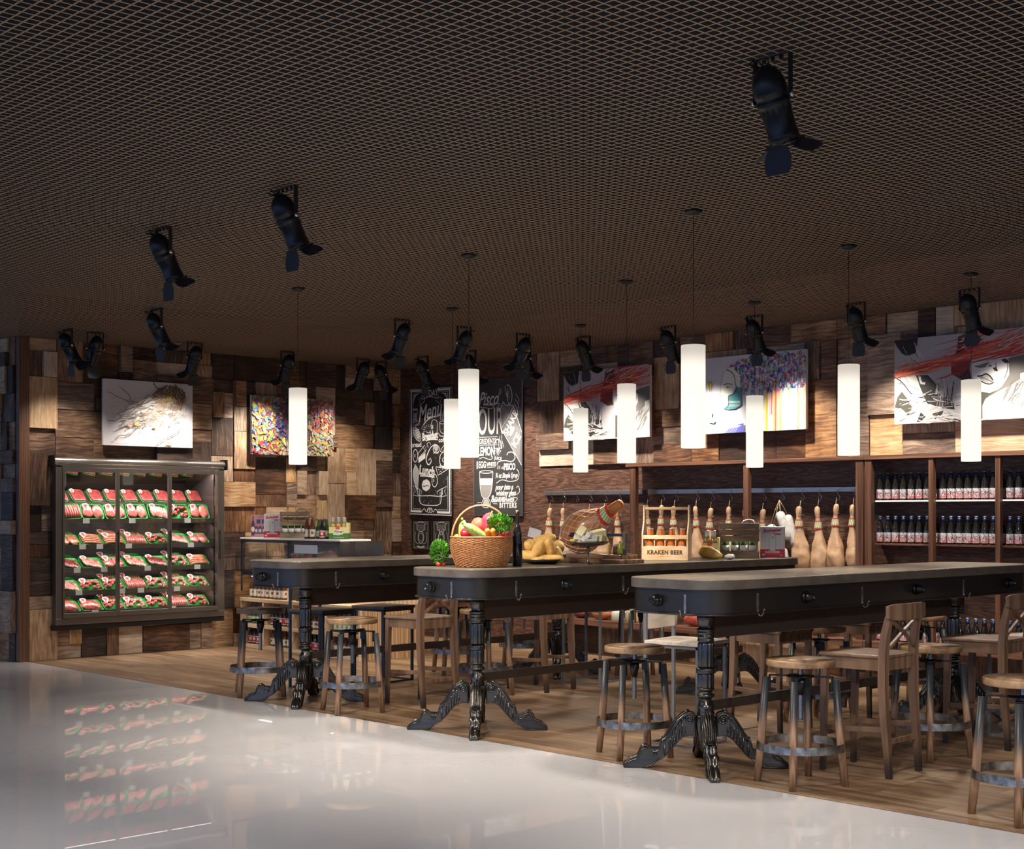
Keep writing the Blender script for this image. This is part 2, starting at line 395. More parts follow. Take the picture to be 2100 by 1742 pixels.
# ---------------------------------------------------------------- room shell
def blocks(mb, u0, u1, v0, v1, cell, fn, rs, dmin=.012, dmax=.06, hole=None):
    nu = max(1, round((u1-u0)/cell)); nv = max(1, round((v1-v0)/cell)); cu = (u1-u0)/nu; cv = (v1-v0)/nv
    occ = [[False]*nv for _ in range(nu)]
    if hole:
        for i in range(nu):
            for j in range(nv):
                uc = u0+(i+.5)*cu; vc = v0+(j+.5)*cv
                if hole[0] < uc < hole[1] and hole[2] < vc < hole[3]: occ[i][j] = True
    order = [(i, j) for j in range(nv) for i in range(nu)]
    for (i, j) in order:
        if occ[i][j]: continue
        opts = [(3,2),(2,3),(4,2),(3,3),(2,2),(5,2),(2,4),(1,2),(3,1),(2,1)]
        rs.shuffle(opts); opts.append((1,1))
        for a, b in opts:
            if i+a <= nu and j+b <= nv and all(not occ[i+x][j+y] for x in range(a) for y in range(b)): break
        for x in range(a):
            for y in range(b): occ[i+x][j+y] = True
        g = .0025
        d = rs.choice([dmin, dmin*1.5, (dmin+dmax)/2.4, (dmin+dmax)/2, dmax]) * rs.uniform(.9, 1.0)
        ua, ub, va, vb = u0+i*cu+g, u0+(i+a)*cu-g, v0+j*cv+g, v0+(j+b)*cv-g
        ox, oy = rs.uniform(0, 60), rs.uniform(0, 60); flip = rs.random() < .35
        tone = rs.random(); col = (tone, rs.random(), 0)
        vs = []; 
        for dd in (0, d):
            for (uu, vv) in ((ua,va),(ub,va),(ub,vb),(ua,vb)): vs.append(fn(uu, vv, dd))
        def q(uu, vv): return (vv+ox, uu+oy) if flip else (uu+ox, vv+oy)
        quad = [q(ua,va), q(ub,va), q(ub,vb), q(ua,vb)]
        sd = [q(ua,va), q(ub,va), q(ub,va+.02), q(ua,va+.02)]
        mb.add(vs, [(4,5,6,7),(0,1,5,4),(1,2,6,5),(2,3,7,6),(3,0,4,7)], 0, False, None, [quad, sd, sd, sd, sd], col)
rs = random.Random(11)
FX0, FX1, FZ0, FZ1 = 6.60, 8.42, .42, 1.98    # opening for the built-in cold cabinet
mb = MB()
mb.box(6.22, FX0, Y1, Y1+.7, 0, 3.74, 1); mb.box(FX1, X1+.3, Y1, Y1+.7, 0, 3.74, 1)
mb.box(FX0, FX1, Y1, Y1+.7, 0, FZ0, 1); mb.box(FX0, FX1, Y1, Y1+.7, FZ1, 3.74, 1)
lf = lambda u, v, d: (u, Y1-d, v)
blocks(mb, 6.30, FX0, 0, HC, .13, lf, rs, .01, .07); blocks(mb, FX1, X1, 0, HC, .14, lf, rs, .01, .07)
blocks(mb, FX0, FX1, 0, FZ0, .14, lf, rs); blocks(mb, FX0, FX1, FZ1, HC, .14, lf, rs, .01, .07)
struct(mb.build('wall_left', [M['block'], M['black']]))
mb = MB(); mb.box(6.2, 6.22, Y1+.02, Y1+6, 0, HC, 1)
blocks(mb, Y1+.02, Y1+5, 0, HC, .14, lambda u, v, d: (6.2-d, u, v), rs)
struct(mb.build('wall_return', [M['block'], M['black']]))
mb = MB(); mb.box(6.19, 6.3, Y1-.075, Y1-.001, 0, HC)
struct(mb.build('trim_corner', M['trimwood'], bev=.004))
# right wall: walnut panelling, timber blocks above the shelving
mb = MB(); mb.box(X1, X1+.15, -1, Y1, 0, 3.74, 0)
rf = lambda u, v, d: (X1-d, -u, v)
blocks(mb, -11.28, -2.0, 2.0, HC, .17, rf, rs, .02, .075)
blocks(mb, -11.2, -2.0, 0.0, .35, .175, rf, rs, .012, .05)
struct(mb.build('wall_right', [M['block'], M['panel']]))
for p in bpy.data.objects['wall_right'].data.polygons[:6]: p.material_index = 1
# floors
mb = MB(); mb.box(X0, X1, -1, Y1, -.05, 0); struct(mb.build('floor_wood', M['planks'])); 
mb = MB(); mb.box(-5, X0-.012, -4, 21, -.05, 0); struct(mb.build('floor_white', M['stone']))
mb = MB(); mb.box(X0-.012, X0, -1, Y1, -.05, -.001); struct(mb.build('trim_floor', M['black']))
# expanded-metal ceiling: two sets of thin strands, dark void above
mb = MB(); SY, SX = .047, .049
y = -.5
while y < 18: mb.box(.6, X1 if y < Y1 else 6.2, y-.0031, y+.0031, HC, HC+.0012); y += SY
x = .62
while x < X1: mb.box(x-.0031, x+.0031, -.5, Y1 if x > 6.2 else 18, HC+.0013, HC+.0025); x += SX
struct(mb.build('ceiling', M['strand']))
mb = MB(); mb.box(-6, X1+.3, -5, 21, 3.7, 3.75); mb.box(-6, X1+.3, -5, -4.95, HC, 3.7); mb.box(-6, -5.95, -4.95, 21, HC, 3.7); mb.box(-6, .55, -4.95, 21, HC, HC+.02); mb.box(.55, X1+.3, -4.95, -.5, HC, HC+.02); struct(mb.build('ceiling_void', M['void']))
# ---------------------------------------------------------------- bar tables
TX0, TX1, TW = 6.2, 9.95, .36
def leg_profile():
    top = [(.06,.315),(.075,.327),(.095,.332),(.12,.325),(.146,.305),(.17,.282),(.19,.254),(.208,.226),(.224,.200),(.244,.176),(.256,.172),(.262,.164),(.268,.140),(.273,.118),(.285,.105),(.303,.1),
           (.318,.108),(.332,.127),(.347,.138),(.362,.138),(.377,.127),(.388,.108),(.396,.086),(.408,.072),(.428,.068),(.446,.06),(.458,.044),(.472,.036),(.482,.024),(.485,.01),(.48,0)]
    bot = [(.35,0),(.318,.012),(.298,.03),(.27,.048),(.246,.062),(.222,.085),(.2,.11),(.175,.14),(.15,.168),(.125,.185),(.1,.19),(.06,.185)]
    return top, bot
def leg_mb(ang):
    top, bot = leg_profile(); mb = MB(); mb.M = Matrix.Rotation(ang, 4, 'Z')
    poly = top + bot; n = len(poly)
    def wd(r): return .034 if r < .23 else (.031 + .004*math.sin((r-.23)*22))
    cx = sum(p[0] for p in poly)/n
    # three layers each side: full outline in the middle, slightly inset rim outside for a soft edge and a groove
    def inset(poly, k):
        out = []
        for i in range(len(poly)):
            a = Vector(poly[i-1]); b = Vector(poly[i]); c = Vector(poly[(i+1) % len(poly)])
            t = (c-a); nn = Vector((t.y, -t.x)); nn = nn.normalized() if nn.length > 1e-6 else Vector((0,0))
            out.append((b.x - nn.x*k*-1, b.y - nn.y*k*-1))
        return out
    ins = inset(poly, .006); ins2 = inset(poly, .010)
    loops = []
    for P, f in ((ins2,-.80),(ins,-1.0),(poly,-.8),(poly,-.35),(ins,-.2),(ins,.2),(poly,.35),(poly,.8),(ins,1.0),(ins2,.80)):
        loops.append([(p[0], f*wd(q[0]), max(0, p[1])) for p, q in zip(P, poly)])
    vs = [v for L in loops for v in L]; fs = []
    for k in range(len(loops)-1):
        for i in range(n):
            j = (i+1) % n; fs.append((k*n+i, k*n+j, (k+1)*n+j, (k+1)*n+i))
    mb.add(vs, fs, 0, True)
    nt_ = len(top)
    for k, s_ in ((0, 1), ((len(loops)-1)*n, -1)):       # side faces: quads between top and bottom runs
        for i in range(nt_-1):
            t0 = i/(nt_-1); t1 = (i+1)/(nt_-1)
            b0 = n-1-int(t0*(len(bot)-1)); b1 = n-1-int(t1*(len(bot)-1))
            f = (k+i, k+i+1, k+b1, k+b0) if b0 != b1 else (k+i, k+i+1, k+b0)
            mb.f.append(f if s_ > 0 else f[::-1]); mb.m.append(0); mb.s.append(False); mb.uv.append(None); mb.col.append(None)
    # volute scroll on both sides of the shoulder
    for sy in (-1, 1):
        pts = []
        for i in range(34):
            a = i*.42; rr = .034*(1-i/38)
            pts.append((.098+rr*math.cos(a), sy*.0345, .288+rr*math.sin(a)))
        mb.tube(pts, .0055, 6)
        mb.lathe([(0,-.004),(.01,-.003),(.013,.0),(.01,.004),(0,.005)], 10, Matrix.Translation((.098, sy*.034, .288)) @ Matrix.Rotation(PI/2, 4, 'X'))
        # raised bead following the shoulder and the paw
        e = [(p[0]-.0, sy*(wd(p[0])+.001), p[1]-.018) for p in top[4:10]]
        mb.tube(e, .006, 6)
        e = [(p[0], sy*(wd(p[0])+.0005), max(.012, p[1]-.02)) for p in top[14:28]]
        mb.tube(e, .0055, 6)
    for sy in (-1, 1):      # vertical flutes on the flanks
        for (r_, zt, zb) in ((.125,.24,.2),(.142,.285,.19),(.16,.27,.17),(.178,.25,.15),(.196,.225,.125),(.214,.2,.105),(.245,.15,.075)):
            mb.tube([(r_, sy*(wd(r_)+.0005), zt), (r_, sy*(wd(r_)+.0025), (zt+zb)/2), (r_, sy*(wd(r_)+.0005), zb)], [.002,.0062,.002], 6)
    for off in (-.016, 0, .016):       # acanthus ribs down the back of the leg
        e = [(p[0]+.002, off*(1-i*.06), p[1]+.003) for i, p in enumerate(top[2:11])]
        mb.tube(e, [.007*(1-.05*i) for i in range(len(e))], 6)
    return mb
def flute(n, dep):
    return lambda a, z: 1 - dep*(.5+.5*math.cos(n*a))**.6
def make_table():
    t = thing('bar_table', 'long bar table', 'table')
    xm = (TX0+TX1)/2; hx = (TX1-TX0)/2
    mb = MB(); mb.prism(rrect(-hx, hx, -TW, TW, .2, 12), 1.062, 1.12, sm=False); mb.build('table_top', M['concrete'], t, bev=.008, seg=3)
    ap = MB(); o_ = rrect(-hx+.02, hx-.02, -TW+.02, TW-.02, .185, 14); i_ = rrect(-hx+.035, hx-.035, -TW+.035, TW-.035, .17, 14); n = len(o_)
    vs = [(x,y,z) for z in (.922,1.062) for x,y in o_] + [(x,y,z) for z in (.922,1.062) for x,y in i_]; fs = []
    for i in range(n):
        j = (i+1) % n
        fs += [(i,j,n+j,n+i), (2*n+j,2*n+i,3*n+i,3*n+j)]
    ap.add(vs, fs, 0, True)
    ap.add([(x,y,.922) for x,y in o_] + [(x,y,.922) for x,y in i_], [(i, n+i, n+(i+1) % n, (i+1) % n) for i in range(n)])
    a = ap.build('apron', M['apron'], t)
    e = MB(); e.tube([(x,y,.922) for x,y in rrect(-hx+.013, hx-.013, -TW+.013, TW-.013, .19, 14)], .0065, 8, closed=True); e.build('edge_rail', M['apron'], a)
    b = MB(); b.box(-hx+.42, hx-.42, -.012, .012, .757, 1.062); b.build('upper_beam', M['beam'], t)
    b = MB(); b.box(-1.45, 1.45, -.012, .012, .333, .39); b.build('stretcher', M['beam'], t)
    for px in (-1.5, 1.32):
        pd = MB(); pd.M = Matrix.Translation((px,0,0))
        pd.lathe([(.05,.30),(.05,.325),(.046,.335),(.048,.345),(.05,.36),(.043,.375),(.034,.392),(.032,.4),(.04,.41),(.05,.415),(.052,.424),(.05,.433),(.04,.436),(.035,.444),(.04,.452),(.049,.456),(.05,.464),(.046,.47)], 28)
        pd.lathe([(.047,.468),(.049,.474),(.049,.546),(.047,.552)], 72, fn=flute(12,.13))
        pd.lathe([(.047,.55),(.056,.555),(.057,.562),(.057,.578),(.055,.584),(.047,.588)], 28)
        pd.lathe([(.044,.588),(.047,.596),(.048,.60),(.048,.722),(.046,.73),(.043,.737)], 72, fn=flute(12,.15))
        pd.lathe([(.043,.735),(.047,.74),(.05,.748),(.046,.755),(.047,.76),(.053,.766),(.054,.772),(.047,.778),(.05,.785),(.054,.79),(.054,.797),(.047,.80),(.055,.806),(.056,.812),(.046,.818),(.041,.824),(.044,.84),(.05,.858),(.053,.874),(.051,.89),(.046,.9),(.05,.905),(.05,.922)], 28)
        pd.lathe([(.012,.09),(.034,.1),(.04,.13),(.052,.17),(.062,.22),(.066,.27),(.062,.3),(.052,.312)], 32, fn=flute(8,.16))
        p = pd.build('pedestal', M['castiron'], t)
        for k in range(4):
            g = leg_mb(PI/4+PI/2*k); g.M = Matrix.Identity(4)
            g.v = [(x+px, y, z) for x, y, z in g.v]
            g.build('foot', M['castiron'], p)
    # pipe bosses and coat hooks
    def boss(x, y, ang):
        k = MB(); k.M = Matrix.Translation((x,y,.995)) @ Matrix.Rotation(ang, 4, 'Z') @ Matrix.Rotation(PI/2, 4, 'Y')
        k.lathe([(0,0),(.034,0),(.036,.004),(.036,.012),(.03,.016),(.028,.024),(.032,.026),(.032,.034),(.026,.037),(.0255,.056),(.023,.06),(.017,.06),(.016,.045),(0,.045)], 24)
        k.build('pipe_boss', M['iron'], a)
    def hook(x, y, ang):
        k = MB(); k.M = Matrix.Translation((x,y,0)) @ Matrix.Rotation(ang, 4, 'Z')
        k.box(0,.004,-.009,.009,.93,1.035)
        k.tube([(.003,0,.94),(.006,0,.918),(.018,0,.907),(.03,0,.908),(.04,0,.92),(.043,0,.938),(.047,0,.942)], .0045, 7)
        k.blob((.049,0,.944), (.007,.007,.007), amp=0, nu=8, nv=6)
        k.build('coat_hook', M['oldsteel'], a, bev=.001)
    for sgn in (-1, 1):
        ys = sgn*(TW-.02); an = sgn*PI/2
        for x in (7.08, 8.31, 9.54): boss(x-xm, ys, an)
        for x in (6.62, 7.69, 8.93): hook(x-xm, ys, an)
    boss(-hx+.02, .06, PI); hook(-hx+.02, -.14, PI); boss(hx-.02, -.06, 0)
    return t
TP = Proto(make_table())
TXM = (TX0+TX1)/2
for y, l in ((5.3, 'long concrete-topped bar table nearest the camera, its top empty, on cast-iron pedestals'),
             (7.3, 'middle long bar table carrying the vegetable basket, bread and ham'),
             (9.33, 'farthest long bar table with bare concrete top, left of the basket table')):
    TP.put((TXM, y, 0), 0, l, 'three long bar tables')
# ---------------------------------------------------------------- screw stools
def make_stool(seat='seatwood'):
    t = thing('bar_stool', 'round screw stool', 'stool')
    s = MB(); s.lathe([(.0,.664),(.186,.664)], 44); s.lathe([(.186,.664),(.192,.669),(.193,.697),(.188,.703)], 44); s.lathe([(.188,.703),(.0,.7035)], 44); s.build('seat', M[seat], t)
    s = MB()
    s.lathe([(0,.60),(.075,.60),(.08,.606),(.075,.613),(0,.613)], 20)
    s.box(-.178,.178,-.02,.02,.602,.609); s.box(-.02,.02,-.178,.178,.602,.609)
    for k in range(4):
        m = Matrix.Rotation(PI/2*k, 4, 'Z'); s.box(.172,.178,-.018,.018,.53,.608, M=m)
        for zz in (.545,.575): s.lathe([(0,0),(.006,0),(.006,.006),(0,.006)], 8, m @ Matrix.Translation((.178,0,zz)) @ Matrix.Rotation(PI/2, 4, 'Y'))
    s.lathe([(.0,.5),(.018,.5),(.024,.54),(.03,.552),(.03,.6),(0,.6)], 16)
    s.build('swivel_bracket', M['iron'], t)
    s = MB(); prof = []
    z = .36
    while z < .664: prof += [(.0125,z),(.0155,z+.003)]; z += .006
    s.lathe([(0,.358)]+prof+[(0,.668)], 14, sm=False); s.build('screw_post', M['chrome'], t)
    for k in range(4):
        l = MB(); a = PI/2*k; c, sn = math.cos(a), math.sin(a)
        l.tube([(.205*c,.205*sn,.0),(.2*c,.2*sn,.28),(.2*c,.2*sn,.28),(.192*c,.192*sn,.59)] if False else [(.247*c,.247*sn,0),(.226*c,.226*sn,.2),(.195*c,.195*sn,.594)], [.020,.0235,.021], 12)
        l.build('leg', M['legwood'], t)
    s = MB(); s.lathe([(.243,.195),(.247,.195),(.244,.24),(.240,.24)], 56, close=True, sm=False); s.build('foot_ring', M['oldsteel'], t)
    return t
ST = Proto(make_stool()); SD = Proto(make_stool('darkseat'))
G = 'wooden screw stools around the bar tables'
for (x, y, r, sc, l) in (
    (6.5, 8.62, 27, 1.0, 'round wood-topped screw stool at the near left end of the farthest table'),
    (6.6, 5.88, 20, .96, 'round screw stool standing alone between the middle and nearest tables'),
    (6.57, 4.63, 25, .98, 'screw stool with oiled round seat before the nearest pedestal, left of the cross-back chair'),
    (7.88, 4.6, 30, .97, 'screw stool between the two cross-back chairs at the nearest table'),
    (6.62, 3.36, 22, .98, 'screw stool cut off by the right edge of the picture'),
    (7.88, 8.68, 35, 1.0, 'screw stool seen behind the pedestal under the basket'),
    (9.74, 8.6, 15, 1.0, 'far screw stool whose legs show above the lone stool'),
    (8.6, 5.9, 40, .97, 'screw stool behind the nearest table between two brown chairs'),
    (8.75, 10.0, 20, 1.0, 'far screw stool behind the middle of the farthest table'),
    (9.6, 9.98, 10, 1.0, 'far screw stool at the back right end of the farthest table'),
    (10.12, 6.0, 10, .97, 'far screw stool in front of the bottle shelving')):
    ST.put((x, y, 0), math.radians(r), l, G, sc)
SD.put((6.55, 9.93, 0), math.radians(15), 'leftmost screw stool with a dark round seat at the farthest table', G, 1.01)
# ---------------------------------------------------------------- cross-back bar chairs (face +Y)
def make_chair():
    t = thing('bar_chair', 'cross-back chair', 'chair')
    s = MB(); s.prism([(-.185,-.2),(.185,-.2),(.2,.205),(.19,.22),(-.19,.22),(-.2,.205)], .668, .69); s.build('seat', M['chairwood'], t, bev=.007)
    s = MB()
    s.box(-.16,.16,.178,.196,.60,.668); s.box(-.15,.15,-.196,-.178,.60,.668)
    s.bar((-.172,-.18,.634), (-.172,.18,.634), .018, .068); s.bar((.172,-.18,.634), (.172,.18,.634), .018, .068)
    s.build('seat_frame', M['chairwood'], t, bev=.002)
    for sx in (-1, 1):
        l = MB()
        l.tube([(sx*.172,.2,0),(sx*.172,.192,.3),(sx*.17,.185,.668)], [.019,.023,.027], 4); l.build('leg', M['chairleg'], t)
        l = MB()
        l.tube([(sx*.172,-.225,0),(sx*.173,-.215,.15),(sx*.174,-.198,.35),(sx*.174,-.19,.5),(sx*.173,-.19,.68),(sx*.170,-.2,.8),(sx*.166,-.222,.9),(sx*.162,-.242,.97)],
               [.022,.025,.029,.032,.032,.029,.025,.019], 4); l.build('leg', M['chairleg'], t)
    for p0, p1 in (((-.172,.19,.22),(.172,.19,.22)), ((-.172,-.2,.27),(-.172,.19,.25)), ((.172,-.2,.27),(.172,.19,.25)), ((-.172,-.205,.2),(.172,-.205,.2))):
        b = MB(); b.bar(p0, p1, .016, .03); b.build('stretcher', M['chairwood'], t, bev=.002)
    # curved top rail
    b = MB(); vs = []; fs = []; N = 12
    for i in range(N+1):
        u = -1+2*i/N; x = u*.215; y = -.236 - .035*(1-u*u) ; h = .048 - .006*(abs(u)**6)*2
        zc = .935
        for dy, dz in ((-.011,-h),(.011,-h),(.011,h),(-.011,h)): vs.append((x, y+dy, zc+dz))
    for i in range(N):
        for k in range(4):
            k2 = (k+1) % 4; fs.append((i*4+k, (i+1)*4+k, (i+1)*4+k2, i*4+k2))
    fs += [(0,1,2,3), (N*4+3,N*4+2,N*4+1,N*4)]
    b.add(vs, fs); b.build('top_rail', M['chairwood'], t, bev=.006)
    b = MB()
    for s_ in (-1, 1):
        b.tube([(s_*.16,-.205,.72),(0,-.222-.008*s_,.81),(-s_*.158,-.226,.895)], .012, 4)
    b.build('cross_brace', M['chairwood'], t)
    return t
CP = Proto(make_chair())
G = 'brown cross-back bar chairs'
for (x, y, r, l) in (
    (7.2, 4.6, 3, 'brown cross-back bar chair whose whole back shows, centre of the right foreground'),
    (8.58, 4.6, 2, 'brown cross-back bar chair near the right edge of the picture'),
    (7.15, 8.6, 2, 'brown cross-back chair left of the basket table, facing the farthest table'),
    (8.48, 8.62, 4, 'brown chair whose legs show beyond the stretcher of the middle table'),
    (8.14, 5.98, 180, 'brown chair behind the nearest pedestal, facing the nearest table'),
    (9.2, 5.97, 182, 'brown chair farthest along behind the nearest table')):
    CP.put((x, y, 0), math.radians(r), l, G)
# ---------------------------------------------------------------- square tube-frame chairs (back on +Y)
def make_frame_chair(metal, wood, back=True):
    t = thing('frame_chair', 'tube-frame chair', 'chair')
    s = MB(); s.box(-.2,.2,-.2,.2,.645,.67); s.build('seat', M[wood], t, bev=.003)
    f = MB(); w = .02
    f.box(-.19,.19,-.19,-.17,.625,.645); f.box(-.19,.19,.17,.19,.625,.645); f.box(-.19,-.17,-.17,.17,.625,.645); f.box(.17,.19,-.17,.17,.625,.645); f.build('seat_rail', M[metal], t); f = MB()
    f.box(-.17,.17,-.186,-.172,0,.014); f.box(-.17,.17,.172,.186,0,.014); f.box(-.186,-.172,-.17,.17,0,.014); f.box(.172,.186,-.17,.17,0,.014)
    f.build('floor_rail', M[metal], t)
    for sx in (-1, 1):
        for sy in (-1, 1):
            top = .9 if (back and sy > 0) else .644
            l = MB(); yy = .186 if (back and sy > 0) else .18
            l.box(sx*.18-.01, sx*.18+.01, sy*.18-.01+(.024 if back and sy > 0 else 0), sy*.18+.01+(.024 if back and sy > 0 else 0), 0, top); l.build('leg', M[metal], t)
    if back:
        b = MB(); b.box(-.17,.17,.185,.205,.74,.9); b.build('back_board', M[wood], t, bev=.003)
    return t
FP = Proto(make_frame_chair('greymetal', 'palewood')); FD = Proto(make_frame_chair('bluemetal', 'darkboard')); FN = Proto(make_frame_chair('bluemetal', 'darkboard', False))
G = 'tube-frame bar chairs'
FP.put((7.2,5.96,0), math.radians(10), 'grey tube-frame chair with bleached board seat right behind the lone screw stool', G)
FP.put((9.18,8.68,0), math.radians(190), 'grey tube-frame chair seen under the middle table between its pedestals', G)
FP.put((9.12,4.62,0), math.radians(192), 'grey tube-frame chair at the right edge beside the cross-back chair', G)
FD.put((7.22,10.0,0), math.radians(10), 'dark slate tube-frame chair with charcoal board seat behind the farthest pedestal', G)
FN.put((7.9,10.02,0), math.radians(8), 'backless slate tube-frame seat before the slatted end of the deli counter', G)
# ---------------------------------------------------------------- theatre spotlights
def make_spot():
    t = thing('spotlight', 'spot', 'spotlight')
    ty = MB()   # yoke: inverted U fixed to the ceiling
    ty.box(-.014,.014,-.085,.085,-.006,-.001); ty.box(-.012,.012,.08,.085,-.17,-.001); ty.box(-.012,.012,-.085,-.08,-.17,-.001)
    for y in (-.04,0,.04): ty.lathe([(0,-.02),(.008,-.02),(.008,-.006),(0,-.006)], 8, ax=(0,y))
    ty.build('yoke', M['black'], t)
    for s_ in (-1, 1):
        kn = MB(); kn.M = Matrix.Translation((0, s_*.085, -.16)) @ Matrix.Rotation(-s_*PI/2, 4, 'X')
        kn.lathe([(0,0),(.012,0),(.013,.006),(.01,.012),(0,.012)], 12)
        kn.build('clamp_knob', M['chrome'], t)
    A = Matrix.Translation((0,0,-.16)) @ Matrix.Rotation(math.radians(-28), 4, 'Y')   # body axis leans to +X at the front
    b = MB(); b.M = A
    b.lathe([(0,.125),(.02,.125),(.03,.118),(.042,.108),(.056,.088),(.064,.062),(.066,.035),(.066,.012),(.063,.01),(.063,-.002),(.066,-.004),(.066,-.02),(.0625,-.024),(.06,-.04),(.058,-.13),(.061,-.134),(.062,-.17),(.058,-.172),(.054,-.17),(.05,-.11),(0,-.1)], 32)
    for k in range(16):
        a = 2*PI*k/16
        b.box(.0595,.062,-.003,.003,-.05,-.032, M=Matrix.Rotation(a, 4, 'Z'))
    bo = b.build('lamp_housing', M['can'], t)
    c = MB(); c.M = A
    for k in range(3): c.tube([(-.01+.01*k,-.03+.03*k,.122),(-.03,-.05+.045*k,.15),(-.045+.02*k,-.03+.03*k,.158 - .0*k)], .004, 6)
    c.build('power_cable', M['black'], t)
    g = MB(); g.M = A; g.lathe([(0,-.104),(.049,-.112)], 24); g.build('bulb_lens', M['lens'], t)
    r_ = MB(); r_.M = A
    for k in range(4):
        m = Matrix.Rotation(PI/2*k, 4, 'Z')
        r_.box(-.05,.05,.056,.06,-.182,-.172, M=m)
        r_.tube([(-.045,.058,-.178),(.045,.058,-.178)], .004, 6, M=m)
    r_.build('gel_frame', M['black'], t)
    for k in range(4):
        d = MB(); m = A @ Matrix.Rotation(PI/2*k, 4, 'Z') @ Matrix.Translation((0,.06,-.182)) @ Matrix.Rotation(math.radians((60,26,62,66)[k]), 4, 'X')
        w0, w1, L = (.045,.062,.1) if k in (1,3) else (.043,.056,.085)
        vs = [(-w0,0,0),(w0,0,0),(w1,0,-L*.3),(w1,0,-L*.75),(w1-.014,0,-L),(-w1+.014,0,-L),(-w1,0,-L*.75),(-w1,0,-L*.3)]
        vs = [(x,.0012,z) for x,y,z in vs] + [(x,-.0012,z) for x,y,z in vs]
        d.add(vs, [tuple(range(8)), tuple(range(8,16))[::-1]] + [(i, 8+i, 8+(i+1) % 8, (i+1) % 8) for i in range(8)], M=m)
        d.build('barn_door', M['flap'], t)
    return t
m_, nt_, b_ = newmat('lamp_lens'); b_.inputs['Base Color'].default_value = (.8,.75,.6,1)
b_.inputs['Emission Color'].default_value = (1,.84,.6,1); b_.inputs['Emission Strength'].default_value = 4; M['lens'] = m_
SP = Proto(make_spot())
def lamp(name, kind, loc, energy, col, size=.04, ang=None, blend=.5, aim=None, par=None, sy=None):
    L = bpy.data.lights.new(name, kind); L.energy = energy; L.color = col
    if kind == 'SPOT': L.spot_size = math.radians(ang); L.spot_blend = blend; L.shadow_soft_size = size
    elif kind == 'AREA':
        L.size = size
        if sy: L.shape = 'RECTANGLE'; L.size_y = sy
    else: L.shadow_soft_size = size
    o = bpy.data.objects.new(name, L); COL.objects.link(o); o.location = loc
    if aim is not None: o.rotation_euler = Vector(aim).to_track_quat('-Z', 'Y').to_euler()
    if par: o.parent = par
    return o
WARM = (1, .89, .76); ES = 2.0
SPOTS = [ # x, y, dir (0: towards the right wall, 90: towards the left wall), energy, cone, label
 (4.5,3.3,0,75,85,'black theatre spotlight closest to the camera, top right of the ceiling'),
 (4.41,6.43,0,75,85,'black spotlight in the upper left of the ceiling, larger of the pair there'),
 (4.48,7.86,0,75,85,'black spotlight left of and beyond the larger upper-left one'),
 (6.22,11.03,0,45,80,'black spotlight hanging in front of the owl picture, over the floor edge'),
 (6.3,12.85,0,20,75,'leftmost black spotlight by the corner trim'),
 (6.61,12.9,90,30,75,'spotlight beside the leftmost one, aimed at the left wall'),
 (7.74,12.95,90,75,75,'spotlight above the right edge of the owl picture'),
 (8.91,12.98,90,75,75,'spotlight above the colourful leaves picture'),
 (8.18,10.1,90,55,80,'spotlight over the farthest table, leftmost of its row of three'),
 (8.93,10.1,90,55,80,'spotlight over the farthest table, middle of its row of three'),
 (9.7,10.1,90,55,80,'spotlight over the farthest table, rightmost of its row of three'),
 (9.95,13.0,90,30,75,'spotlight nearest the room corner, aimed left'),
 (10.3,13.1,0,25,75,'spotlight crossing the corner one, aimed right'),
 (10.3,12.35,0,70,72,'spotlight above the chalk menu board'),
 (10.3,11.55,0,70,72,'spotlight half hidden behind the tall hanging lamp by the menu boards'),
 (10.3,10.7,0,60,72,'spotlight half hidden to the right of the cocktail chalkboard top'),
 (10.3,9.85,0,75,72,'spotlight at the upper left corner of the first red-haired portrait'),
 (10.3,8.75,0,75,72,'spotlight left of the profile portrait with paint drips'),
 (10.3,7.75,0,75,72,'spotlight above the profile portrait with paint drips'),
 (10.3,6.7,0,75,72,'spotlight between the profile portrait and the rightmost portrait'),
 (10.3,5.67,0,75,72,'rightmost spotlight, above the rightmost portrait')]
for (x, y, a, en, cone, l) in SPOTS:
    o = SP.put((x, y, HC), math.radians(a), l, 'black ceiling spotlights')
    ax = Matrix.Rotation(math.radians(a), 3, 'Z') @ Vector((math.sin(math.radians(28)), 0, -math.cos(math.radians(28))))
    lo = lamp('lamp', 'SPOT', (0,0,0), en*ES*(1.5 if x < 7 and y < 9 else 1.12), WARM, .04, cone+14, 1.0)
    lo.parent = o; lo.location = Vector((0,0,-.16)) + Vector((math.sin(math.radians(28)), 0, -math.cos(math.radians(28))))*.2
    lo.rotation_euler = Vector((math.sin(math.radians(28)), 0, -math.cos(math.radians(28)))).to_track_quat('-Z', 'Y').to_euler()
